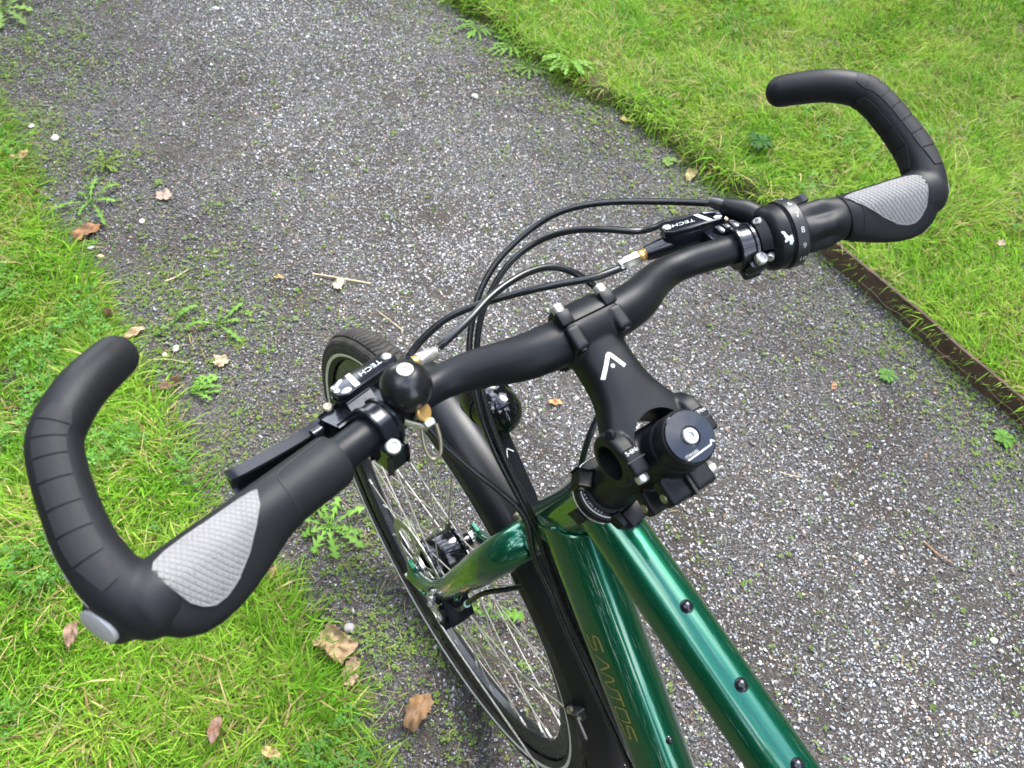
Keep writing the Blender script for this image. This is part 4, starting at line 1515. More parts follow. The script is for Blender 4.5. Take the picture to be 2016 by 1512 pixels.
    # oval end plate
    pn = nrm(eu(side) + np.array([0, -0.22, 0.22]))
    o_ = loc(side, 0.3206, -0.0390, 0.0212)
    X1 = nrm(np.cross(pn, [0, 0, 1.0]))
    Y1 = np.cross(pn, X1)
    ov = [(0.0110 * cos(t), 0.0078 * sin(t)) for t in np.linspace(0, 2 * pi, 28, endpoint=False)]
    MB().prism(ov, o_, X1, Y1, -0.002, 0.0016, 0.0004).build('end_plate', M['end'], be, steer=True, fixn=True)
    if side < 0:
        # worn white print on the outer flank of the horn
        mb = MB()
        for k_, w_ in enumerate((0.010, 0.004, 0.012, 0.006, 0.013, 0.005)):
            t0_ = 0.200 + k_ * 0.030
            mb.ribbon([(t0_, 0), (t0_ + 0.021, 0)], w_ * 800, lambda a_, b_: horn(a_, 58 + b_, 0.0004), 5)
        mb.build('lettering', M['digit'], be, smooth=False, steer=True, fixn=True)


make_grip(-1, 0.185)
make_grip(1, 0.2315)

# ------------------------------------------------------------------ brake levers
def make_lever(side):
    e_ = eu(side)
    N0 = np.array([0, sin(radians(20)), cos(radians(20))])
    N_3 = nrm(N0 - e_ * (N0 @ e_))
    V_ = np.cross(N_3, e_)
    V_ = V_ if V_[1] > 0 else -V_                 # forward
    O = loc(side, 0.1415, 0.0450, -0.0020)
    def pt(a_, b_, h=0.0):
        return O + e_ * a_ + V_ * b_ + N_3 * h
    lid = [(-0.0255, -0.0048), (-0.0255, 0.0042), (-0.0215, 0.0078), (0.0150, 0.0090), (0.0215, 0.0075), (0.0245, 0.0035), (0.0245, -0.0042), (0.0190, -0.0088), (-0.0200, -0.0082)]
    hand = 1 if np.cross(e_, V_) @ N_3 > 0 else -1
    def pr_(poly, h0, h1, k_=1.0, bev=0.001):
        pp = [(p[0] * k_, p[1] * k_) for p in poly]
        if hand > 0:
            return MB().prism(pp, O, e_, V_, h0, h1, bev)
        return MB().prism([(p[1], p[0]) for p in pp][::-1][::-1], O, V_, e_, h0, h1, bev)
    body = pr_(lid, -0.0240, -0.0030, 0.97, 0.002)
    # neck from the reservoir to the clamp, pivot lugs, hose boss
    body.box(pt(0.012, -0.0170, -0.0115), [e_, V_, N_3], (0.0085, 0.0120, 0.0062), 0.002)
    body.box(pt(0.028, -0.0060, -0.0165), [e_, V_, N_3], (0.0075, 0.0085, 0.0060), 0.002)
    body.tube([pt(-0.018, 0.000, -0.0140), pt(-0.030, 0.0005, -0.0150), pt(-0.040, 0.001, -0.0162)], [0.0085, 0.0072, 0.0058], 20)
    lever = body.build('brake_lever', M['anod'], bike, steer=True, fixn=True)
    pr_(lid, -0.0030, 0.0008, 1.0, 0.0009).build('lid', M['anod'], lever, steer=True, fixn=True)
    MB().prism([(p[0] * 1.015, p[1] * 1.02) for p in lid] if hand > 0 else [(p[1] * 1.02, p[0] * 1.015) for p in lid], O, e_ if hand > 0 else V_, V_ if hand > 0 else e_, -0.0050, -0.0038, 0.0004).build('gasket', M['anod'], lever, steer=True, fixn=True)
    # white flashes and lettering milled into the lid
    mb = MB()
    z_ = 0.0011
    for poly in ([(0.0040, 0.0078), (0.0078, 0.0078), (0.0128, -0.0072), (0.0088, -0.0076)], [(0.0115, 0.0078), (0.0132, 0.0076), (0.0228, 0.0030), (0.0225, 0.0008), (0.0120, 0.0055)], [(0.0235, 0.0020 - 0.0022), (0.0220, 0.0022), (0.0195, 0.0015), (0.0200, -0.0015), (0.0220, -0.0022)], [(0.0150, -0.0035), (0.0175, -0.0025), (0.0215, -0.0040), (0.0205, -0.0068), (0.0175, -0.0078), (0.0150, -0.0065)]):
        mb.add([pt(p[0], p[1], z_) for p in poly], [tuple(range(len(poly)))])
    vs, fs = text_geo('TECH', 0.0062, 0.25)
    for_ = -XX
    ex = e_ if side < 0 else -e_
    mb.add([pt(0, 0, z_) + e_ * -0.0075 + ex * p[0] * 1.2 - V_ * (p[1] - 0.0005) for p in vs], fs)
    mb.build('lettering', M['white'], lever, smooth=False, steer=True, fixn=True)
    for a_, b_, r_ in ((-0.0215, 0.0005, 0.0036), (0.0215, 0.0030, 0.0022)):
        MB().lathe(pt(a_, b_, 0.0006), N_3, [(r_, 0), (r_, 0.0008), (r_ * 0.7, 0.0020), (r_ * 0.25, 0.0024), (0, 0.0024)], 18).build('bolt', M['silver'], lever, steer=True)
    # hinged clamp round the bar
    uc = 0.1535
    mb = MB()
    mb.lathe(bar(uc, side) - e_ * 0.0075, e_, [(0.0112, 0), (0.0162, 0), (0.0170, 0.001), (0.0170, 0.0030), (0.0155, 0.0038), (0.0155, 0.0112), (0.0170, 0.0120), (0.0170, 0.0140), (0.0162, 0.0150), (0.0112, 0.0150)], 48, closed=True)
    lugp = loc(side, 0.1530, -0.0125, -0.0055)
    mb.box(lugp, [e_, nrm(np.cross([0, 0, 1.0], e_)), np.array([0, 0, 1.0])], (0.0068, 0.0052, 0.0050), 0.0024)
    mb.box(loc(side, 0.1530, -0.0090, -0.0135), [e_, nrm(np.cross([0, 0, 1.0], e_)), np.array([0, 0, 1.0])], (0.0068, 0.0075, 0.0036), 0.0028)
    for k_ in (-0.0060, 0.0000, 0.0060):
        mb.box(bar(uc, side) + e_ * k_ + np.array([0, 0.0168, 0.0030]), [e_, [0, 1, 0], [0, 0, 1]], (0.0025, 0.0045, 0.0040), 0.0010)
    mb.build('clamp', M['anod'], lever, steer=True, fixn=True, angle=28)
    bd_ = nrm([0, -0.42, 0.90])
    MB().lathe(loc(side, 0.1530, -0.0135, 0.0008), bd_, [(0.0046, 0), (0.0048, 0.0008), (0.0048, 0.0036), (0.0040, 0.0046), (0.0027, 0.0046), (0.0023, 0.0034), (0.0001, 0.0034)], 28).build('bolt', M['silver'], lever, steer=True)
    # blade
    bl = spline([loc(side, *p) for p in ((0.1640, 0.0385, -0.0155), (0.1760, 0.0330, -0.0150), (0.1920, 0.0280, -0.0130), (0.2120, 0.0240, -0.0105), (0.2300, 0.0210, -0.0080), (0.2400, 0.0195, -0.0065))], 6)
    upv = nrm(np.array([0, 0.10, 1.0]))
    T = np.gradient(bl, axis=0)
    rings = []
    for k_, (p, t) in enumerate(zip(bl, T)):
        t = nrm(t)
        n_ = nrm(np.cross(t, upv))
        n_ = n_ if n_[1] < 0 else -n_             # towards the rider
        f = k_ / (len(bl) - 1)
        hw = np.interp(f, [0, 0.2, 0.6, 0.92, 1], [0.0060, 0.0070, 0.0085, 0.0095, 0.0105])
        c_ = p - upv * hw * 0.35
        rings.append([c_ + upv * hw + n_ * 0.0045, c_ + upv * hw * 0.80 + n_ * 0.0048, c_ + upv * hw * 0.55 - n_ * 0.0012, c_ - upv * hw * 0.55 - n_ * 0.0012, c_ - upv * hw * 0.80 + n_ * 0.0048, c_ - upv * hw + n_ * 0.0045, c_ - upv * hw - n_ * 0.0035, c_ + upv * hw - n_ * 0.0035])
    MB().rings(rings).build('blade', M['anod'], lever, steer=True, fixn=True, angle=30)
    MB().lathe(loc(side, 0.1700, 0.0375, -0.0090), upv, [(0.0034, 0), (0.0034, 0.0022), (0.0026, 0.0030), (0.0014, 0.0030), (0.0001, 0.0024)], 18).build('bolt', M['dull'], lever, steer=True)
    MB().lathe(loc(side, 0.1800, 0.0270, -0.0100), e_, [(0.0028, 0), (0.0028, 0.005), (0.0034, 0.0055), (0.0034, 0.007), (0, 0.007)], 16).build('adjuster', M['anod'], lever, steer=True)
    # hose fitting: copper washer, banjo nut and sleeve
    f0, f1 = pt(-0.040, 0.001, -0.0162), loc(side, 0.0825, 0.0556, -0.0286)
    fd = nrm(f1 - f0)
    L_ = np.linalg.norm(f1 - f0)
    MB().lathe(f0, fd, [(0.0050, 0), (0.0050, 0.001), (0.0040, 0.0013), (0.0046, 0.002), (0.0046, 0.005), (0.0038, 0.0055), (0.0038, 0.0068)], 12).build('fitting', M['brass'], lever, steer=True)
    MB().lathe(f0 + fd * 0.0062, fd, [(0.0046, 0), (0.0050, 0.0006), (0.0050, L_ - 0.011), (0.0042, L_ - 0.0096), (0.0042, L_ - 0.0066), (0.0030, L_ - 0.0060)], 6 if side > 0 else 20, ).build('fitting', M['steel'] if side > 0 else M['silver'], lever, steer=True)
    return f1


FIT_L = make_lever(-1)
FIT_R = make_lever(1)

# ------------------------------------------------------------------ rotary gear shifter on the right
def ring_pt(u, ang, r_):
    """u along the right half of the bar, ang in degrees from straight up towards the rider"""
    e_ = eu(1)
    Z1 = nrm(np.array([0, 0, 1.0]) - e_ * e_[2])
    Y1 = np.cross(e_, Z1)                        # points forward
    Y1 = Y1 if Y1[1] > 0 else -Y1
    a_ = radians(ang)
    return bar(u, 1) + r_ * (cos(a_) * Z1 - sin(a_) * Y1)


def rib(h, t):
    return 0.0


e1 = eu(1)
o0 = bar(0.168, 1)
mb = MB().lathe(o0, e1, [(0.0112, 0), (0.0190, 0.0005), (0.0215, 0.0020), (0.0238, 0.0042), (0.0246, 0.0062), (0.0246, 0.0135), (0.0240, 0.0140), (0.0112, 0.0140)], 72, closed=True)
# cable outlet running forward and inward
h0, h1 = ring_pt(0.176, -78, 0.021), loc(1, 0.1660, 0.0420, 0.0060)
mb.tube(spline([bar(0.176, 1), h0 * 0.7 + bar(0.176, 1) * 0.3, h0 * 0.75 + h1 * 0.25, h0 * 0.3 + h1 * 0.7, h1], 5), np.interp(np.linspace(0, 1, 21), [0, 0.3, 0.6, 1], [0.0095, 0.0098, 0.0090, 0.0058]), 24)
shifter = mb.build('gear_shifter', M['satin'], bike, steer=True, fixn=True, angle=25)
MB().tube([h1 - nrm(h1 - h0) * 0.004, h1 + nrm(h1 - h0) * 0.004, h1 + nrm(h1 - h0) * 0.010], [0.0052, 0.0048, 0.0038], 18).build('cable_stop', M['plastic'], shifter, steer=True)
# clamp plate with two screws on the inner face
mb = MB()
rings = []
for q in np.linspace(-18, 62, 16):
    rings.append([ring_pt(u, q, r_) for u, r_ in ((0.1605, 0.0135), (0.1605, 0.0185), (0.1675, 0.0210), (0.1690, 0.0160))])
mb.rings(rings)
mb.build('clamp_plate', M['satin'], shifter, steer=True, fixn=True, angle=30)
for q, u_, r_ in ((-8, 0.1635, 0.0195), (80, 0.1650, 0.0200)):
    d_ = nrm((ring_pt(0.17, q, 1.0) - bar(0.17, 1)) * 0.75 - e1 * 0.55)
    MB().lathe(ring_pt(u_, q, r_) - d_ * 0.002, d_, [(0.0031, 0), (0.0031, 0.0030), (0.0026, 0.0036), (0.0014, 0.0036), (0.0012, 0.0022), (0.0001, 0.0022)], 18).build('screw', M['silver'], shifter, steer=True)
# number ring
MB().lathe(bar(0.1826, 1), e1, [(0.0200, 0), (0.0256, 0.0002), (0.0262, 0.0009), (0.0262, 0.0092), (0.0252, 0.0104), (0.0200, 0.0106)], 84, closed=True).build('number_ring', M['plastic'], shifter, steer=True, angle=25)
MB().lathe(bar(0.1819, 1), e1, [(0.0200, 0), (0.0242, 0), (0.0242, 0.0008), (0.0200, 0.0008)], 60, closed=True).build('slot', M['dark'], shifter, steer=True)
mb = MB()
A8 = 41.0                                         # where the 8 stands
for dgt in range(3, 13):
    a_ = A8 + (dgt - 8) * 25.7
    vs, fs = text_geo(str(dgt), 0.0062)
    mb.add([ring_pt(0.1877 + p[0] * EU[0] * 1.0, a_ - math.degrees(p[1] / 0.0264), 0.02645) for p in vs], fs)
mb.build('lettering', M['digit'], shifter, smooth=False, steer=True)
# bird emblem
mb = MB()
bird = [(-0.0050, 0.0050), (-0.0040, 0.0055), (-0.0034, 0.0048), (-0.0026, 0.0050), (-0.0006, 0.0012), (0.0004, 0.0006), (0.0022, 0.0012), (0.0030, 0.0004), (0.0028, -0.0006), (0.0034, -0.0016), (0.0030, -0.0026), (0.0034, -0.0040), (0.0024, -0.0046), (0.0016, -0.0062), (0.0004, -0.0054), (-0.0004, -0.0058), (0.0, -0.0034), (-0.0008, -0.0022), (-0.0026, -0.0034), (-0.0038, -0.0028), (-0.0034, -0.0014), (-0.0026, -0.0006), (-0.0036, 0.0014), (-0.0034, 0.0024), (-0.0044, 0.0034)]
bm = bmesh.new()
vv = [bm.verts.new((p[0], p[1], 0)) for p in bird]
bm.faces.new(vv)
bmesh.ops.triangulate(bm, faces=bm.faces[:])
bmesh.ops.subdivide_edges(bm, edges=bm.edges[:], cuts=2, use_grid_fill=True)
for v in bm.verts:
    v.co = ring_pt(0.1775 + v.co.x * EU[0], 46.0 - math.degrees(v.co.y / 0.0248), 0.0249)
mb.add_bm(bm)
mb.build('emblem', M['white'], shifter, smooth=False, steer=True)


# rubber twist sleeve with finger lobes
def lobe(u, ang):
    f = np.clip((u - 0.1925) / 0.038, 0, 1)
    b_ = np.interp(f, [0, 0.1, 0.35, 0.6, 0.78, 1.0], [0.15, 0.5, 0.9, 1.0, 0.45, 0.0])
    k_ = 0.5 + 0.5 * cos(radians((ang + 22.0) * 5))
    return 0.0052 * b_ * k_ ** 0.8 - 0.0012 * b_


rings = []
for u in np.r_[0.1925, 0.1928, np.linspace(0.194, 0.229, 30), 0.2305, 0.2310]:
    r0 = np.interp(u, [0.1925, 0.1928, 0.197, 0.21, 0.229, 0.2310], [0.012, 0.0205, 0.0172, 0.0158, 0.0163, 0.0150])
    rings.append([ring_pt(u, q, r0 + lobe(u, q)) for q in np.linspace(0, 360, 90, endpoint=False)])
MB().rings(rings).build('twist_sleeve', M['rubber'], shifter, steer=True, fixn=True, angle=60)

# ------------------------------------------------------------------ bell
b0 = bar(0.129, -1)
dome = b0 + np.array([0, -0.001, 0.0205])
ba = nrm([0.03, 0.06, 1.0])
prof = [(0.0085, -0.0120), (0.0130, -0.0095), (0.0152, -0.0050), (0.0159, 0.0)] + [(0.0159 * cos(t), 0.0159 * sin(t)) for t in np.linspace(0.12, 1.20, 14)] + [(0.0056, 0.01490), (0.0053, 0.0146), (0.0001, 0.0146)]
bell = MB().lathe(dome, ba, prof, 56).build('bell', M['bell'], bike, steer=True)
MB().lathe(dome + ba * 0.0146, ba, [(0.0050, 0), (0.0052, 0.0006), (0.0048, 0.0013), (0.0014, 0.0016), (0.0012, 0.0006), (0.0001, 0.0006)], 32).build('screw', M['silver'], bell, steer=True)
mb = MB().lathe(b0 - eu(-1) * 0.005, eu(-1), [(0.0114, 0), (0.0128, 0), (0.0128, 0.010), (0.0114, 0.010)], 40, closed=True)
mb.cyl(b0 + np.array([0, 0, 0.011]), b0 + np.array([0, 0, 0.016]), 0.0075, 20)
mb.build('strap', M['plastic'], bell, steer=True)
bs = np.array([-0.1252, -0.1866, 1.0458])
bsd = nrm(np.array([0.42, -0.60, 0.62]))
MB().lathe(bs - bsd * 0.0035, bsd, [(0.0048, 0), (0.0056, 0.0006), (0.0056, 0.0026), (0.0050, 0.0032), (0.0030, 0.0033), (0.0001, 0.0033)], 26).build('striker', M['brass'], bell, steer=True)
mb = MB()
mb.tube(spline([dome + np.array([0.004, -0.013, -0.009]), bs - bsd * 0.006 + np.array([-0.003, 0.0, -0.004]), bs - bsd * 0.0036], 5), 0.0014, 10)
mb.box(np.array([-0.1330, -0.1885, 1.0395]), [nrm([0.75, -0.5, -0.45]), nrm([0.3, 0.2, 0.9]), nrm([0.6, 0.8, -0.3])], (0.0075, 0.0022, 0.0007), 0.0004)
mb.build('striker_arm', M['steel'], bell, steer=True, fixn=True)
mb = MB().cyl(np.array([-0.1291, -0.1922, 1.0406]), np.array([-0.1227, -0.1921, 1.0412]), 0.0026, 18, bevel=0.0005)
mb.build('pin', M['silver'], bell, steer=True)
lp = [(-0.1226, -0.1942, 1.0400), (-0.1236, -0.2003, 1.0333), (-0.1263, -0.2052, 1.0265), (-0.1304, -0.2060, 1.0229), (-0.1332, -0.2030, 1.0246), (-0.1333, -0.1976, 1.0308), (-0.1314, -0.1920, 1.0380)]
MB().tube(spline(lp, 6), 0.00125, 10).build('wire_loop', M['dull'], bell, steer=True)

# ------------------------------------------------------------------ cables and hoses
C1 = [(0.1749, -0.1454, 1.0475), (0.1623, -0.1255, 1.0413), (0.1394, -0.0946, 1.0295), (0.1077, -0.0648, 1.0189), (0.0815, -0.0467, 1.0074), (0.0581, -0.0387, 0.9928), (0.0284, -0.0398, 0.9761), (0.0057, -0.0473, 0.9592), (-0.0112, -0.0597, 0.9423), (-0.0254, -0.0778, 0.9231), (-0.0319, -0.0962, 0.906), (-0.0372, -0.1194, 0.8862), (-0.0358, -0.1417, 0.8594), (-0.0319, -0.1631, 0.8359), (-0.0276, -0.1832, 0.8147), (-0.0225, -0.2010, 0.7872), (-0.022, -0.220, 0.765), (-0.024, -0.262, 0.730), (-0.021, -0.300, 0.700), (-0.012, -0.390, 0.612)]
C2 = [(0.174, -0.142, 1.036), (0.164, -0.122, 1.026), (0.142, -0.108, 1.018), (0.122, -0.109, 1.020), (0.1043, -0.108, 1.0235), (0.0892, -0.0923, 1.0195), (0.0704, -0.0694, 1.0078), (0.0501, -0.0544, 0.9921), (0.0254, -0.0523, 0.9765), (0.0032, -0.0595, 0.9563), (-0.0111, -0.0696, 0.9392), (-0.0217, -0.0842, 0.921), (-0.0273, -0.0994, 0.9066), (-0.0321, -0.1227, 0.8866), (-0.0309, -0.1447, 0.8596), (-0.0277, -0.1656, 0.8359), (-0.0244, -0.184, 0.8157), (-0.0185, -0.2000, 0.7874), (-0.0165, -0.222, 0.762), (-0.018, -0.264, 0.727), (-0.015, -0.300, 0.696), (-0.006, -0.390, 0.608)]
H3 = [tuple(FIT_R), (0.0560, -0.1226, 1.0090), (0.0318, -0.1111, 1.0035), (0.0078, -0.0987, 0.9957), (-0.0121, -0.0873, 0.9863), (-0.0296, -0.0785, 0.9774), (-0.0449, -0.0735, 0.9696), (-0.0601, -0.072, 0.9597), (-0.0731, -0.0728, 0.95), (-0.082, -0.0761, 0.9411), (-0.086, -0.0847, 0.9215), (-0.0836, -0.0995, 0.8949), (-0.0757, -0.1194, 0.8753), (-0.0601, -0.1442, 0.854), (-0.0412, -0.166, 0.8289), (-0.0300, -0.1880, 0.8078), (-0.0310, -0.2100, 0.7726), (-0.0265, -0.2360, 0.7381), (-0.027, -0.27, 0.712), (-0.025, -0.306, 0.682), (-0.018, -0.395, 0.602)]
H4 = [tuple(FIT_L), (-0.0741, -0.1256, 1.0150), (-0.053, -0.1189, 1.0175), (-0.031, -0.1087, 1.0175), (-0.01, -0.102, 1.0168), (0.0137, -0.0975, 1.0141), (0.035, -0.0982, 1.009), (0.0502, -0.1057, 1.0023), (0.062, -0.1157, 0.9925), (0.0700, -0.128, 0.9819), (0.0791, -0.1374, 0.9561), (0.0823, -0.1437, 0.9349), (0.0703, -0.1576, 0.902), (0.0409, -0.1733, 0.8659), (0.030, -0.185, 0.8202), (0.026, -0.205, 0.775), (0.018, -0.215, 0.72), (0.0012, -0.203, 0.6779), (-0.0191, -0.1987, 0.6708), (-0.0359, -0.188, 0.6566), (-0.0536, -0.1700, 0.6300), (-0.0640, -0.1560, 0.585), (-0.0600, -0.135, 0.515), (-0.0585, -0.118, 0.488)]
for pts, r_, nm, lb in ((C1, 0.0027, 'gear_cable', None), (C2, 0.0027, 'gear_cable', None), (H3, 0.0029, 'brake_hose', None), (H4, 0.0028, 'brake_hose', None)):
    MB().tube(spline(pts, 9), r_, 14).build(nm, M['hose'], bike)
mb = MB().lathe(np.array([-0.0640, -0.1560, 0.585]) , nrm([0.3, 0.5, -1]), [(0.0040, -0.004), (0.0040, 0.004)], 12)
mb.build('cable_clip', M['paint'], fork)

# ------------------------------------------------------------------ right crank and pedal below the top tube
ca = nrm([0, 0.80, 0.52])
cp0 = BB + XX * 0.060
mb = MB()
cpe = cp0 + ca * 0.170 + XX * 0.012
mb.tube([cp0, cp0 + ca * 0.08 + XX * 0.003, cpe], [0.015, 0.012, 0.013], 20)
mb.cyl(BB, cp0 + XX * 0.006, 0.016, 24)
mb.build('crank', M['anod'], bike)
pc = cpe + XX * 0.062
pc = np.array([0.200, -0.492, 0.388])
mb = MB()
mb.box(pc, [XX, [0, 1, 0], [0, 0, 1]], (0.040, 0.010, 0.007), 0.002)
mb.cyl(cpe, pc, 0.006, 16)
ped = mb.build('pedal', M['plastic'], bike)
for sy in (-1, 1):
    mb = MB()
    mb.box(pc + np.array([0, sy * 0.043, 0.001]), [XX, [0, 1, 0], [0, 0, 1]], (0.042, 0.0022, 0.009), 0.001)
    mb.box(pc + np.array([sy * 0.040, 0, 0.001]), [XX, [0, 1, 0], [0, 0, 1]], (0.0022, 0.042, 0.009), 0.001)
    mb.build('cage', M['silver'], ped)
for sx in (-0.030, 0.0, 0.030):
    MB().lathe(pc + np.array([sx, 0.043, 0.009]), [0, 0, 1], [(0.0020, 0), (0.0020, 0.003), (0.0, 0.0032)], 12).build('pin', M['steel'], ped)

# ================================================================== SMALL THINGS ON THE GROUND
M['leaf'] = vcol_mat('dry_leaf', rough=0.65, trans=0.15, spec=0.3, bump=0.5, bscale=240)
M['weed'] = vcol_mat('weed_leaf', rough=0.6, trans=0.28, spec=0.2)
M['pebble'] = vcol_mat('pebble_stone', rough=0.6, spec=0.35, bump=0.4, bscale=300)


def zg(x, y):
    x_, y_ = np.array([x]), np.array([y])
    if x < xL(y_)[0] or x > xR(y_)[0]:
        return float(lawn_z(x_, y_)[0])
    return float(path_z(x_, y_)[0])


def tint_obj(name, m, V, F, C, loc, parent=None, smooth=True):
    me = bpy.data.meshes.new(name)
    me.from_pydata(np.asarray(V).tolist(), [], F)
    at = me.attributes.new('tint', 'FLOAT_COLOR', 'POINT')
    at.data.foreach_set('color', np.c_[C, np.ones(len(C))].astype(np.float32).ravel())
    me.materials.append(m)
    me.polygons.foreach_set('use_smooth', [smooth] * len(me.polygons))
    me.update()
    o = bpy.data.objects.new(name, me)
    COL.objects.link(o)
    o.location = loc
    if parent is not None:
        o.parent = parent
    return o


def dead_leaf(kind, x, y, size, rot, col, col2, curl, lift, label, seed, tip=0.0):
    r = np.random.default_rng(seed)
    K, R_ = 64, 6
    th = np.linspace(0, 2 * pi, K, endpoint=False)
    if kind == 'maple':
        base = 0.62 + 0.30 * np.abs(np.cos(2.5 * th)) ** 1.3 + 0.10 * np.cos(th)
        out = base + 0.05 * np.sin(11 * th + 1)
    elif kind == 'oval':
        out = 1.0 / np.sqrt((np.cos(th) / 1.0) ** 2 + (np.sin(th) / 0.46) ** 2) * (1 + 0.03 * np.sin(17 * th))
    elif kind == 'oak':
        out = 1.0 / np.sqrt((np.cos(th) / 1.0) ** 2 + (np.sin(th) / 0.55) ** 2) * (1 + 0.10 * np.cos(9 * th))
    else:
        out = (np.abs(np.cos(th)) ** 6 + np.abs(np.sin(th) / 0.80) ** 6) ** (-1 / 6) * (0.92 + 0.03 * np.sin(3 * th + 1) + 0.035 * np.sin(8 * th) + 0.02 * np.sin(15 * th))
    ph = r.uniform(0, 6, 6)
    V, C = [(0, 0, 0.0)], [0.5 * (np.array(col) + np.array(col2))]
    for i in range(1, R_ + 1):
        f = i / R_
        for j, t in enumerate(th):
            px_, py_ = f * out[j] * cos(t), f * out[j] * sin(t)
            z = curl * (py_ * py_ * 0.9 + 0.35 * px_ * px_ * sin(ph[0])) + 0.10 * curl * sin(3.1 * px_ + ph[1]) + 0.09 * sin(6 * px_ + 4 * py_ + ph[2]) + 0.05 * sin(13 * py_ - 7 * px_ + ph[3]) - 0.05 * math.exp(-abs(py_) * 14)
            if kind == 'crumpled':
                z += 0.22 * max(0, f - 0.72) / 0.28 * (1 + sin(3 * t + ph[4])) * 0.6 + 0.06 * sin(17 * px_ + ph[5])
                if f > 0.80 and sin(2 * t + ph[0]) > -0.2:
                    k_ = 1 - (f - 0.80) * 1.4
                    px_, py_ = px_ * k_, py_ * k_
                    z += 0.10
            V.append((px_, py_, z))
            w = 0.5 + 0.5 * sin(5 * px_ + 3 * py_ + ph[1]) * cos(4 * py_ + ph[2])
            vein = 0.72 if abs(py_) < 0.035 or abs(((px_ * 1.2 - abs(py_)) * 4.5) % 1 - 0.5) < 0.06 else 1.0
            C.append((np.array(col) * w + np.array(col2) * (1 - w)) * vein * r.uniform(0.9, 1.1))
    F = [(0, 1 + j, 1 + (j + 1) % K) for j in range(K)]
    for i in range(1, R_):
        for j in range(K):
            a_ = 1 + (i - 1) * K + j
            b_ = 1 + (i - 1) * K + (j + 1) % K
            F.append((a_, a_ + K, b_ + K, b_))
    V = np.array(V) * size / 2
    V[:, 2] -= V[:, 2].min()
    # stalk
    k0 = len(V)
    st = np.array([(-out[K // 2] * size / 2 * q, 0.02 * size * sin(q * 3), 0.001 + 0.03 * size * (q - 1)) for q in np.linspace(0.9, 1.5, 5)])
    for p in st:
        for a_ in (0, 2.1, 4.2):
            V = np.vstack([V, p + 0.0006 * np.array([0, cos(a_), sin(a_)])])
            C.append(np.array(col2) * 0.8)
    for i in range(4):
        for j in range(3):
            F.append((k0 + i * 3 + j, k0 + i * 3 + (j + 1) % 3, k0 + i * 3 + 3 + (j + 1) % 3, k0 + i * 3 + 3 + j))
    ca, sa = cos(rot), sin(rot)
    ct, st_ = cos(tip), sin(tip)
    Rm = np.array([[ca, -sa, 0], [sa, ca, 0], [0, 0, 1]]) @ np.array([[ct, 0, st_], [0, 1, 0], [-st_, 0, ct]])
    V = V @ Rm.T
    V[:, 2] -= V[:, 2].min()
    o = tint_obj('fallen_leaf', M['leaf'], V, F, np.array(C).clip(0, 1), (x, y, zg(x, y) + lift))
    tag(o, label, 'leaf', 'fallen leaves scattered on path and lawn')
    return o


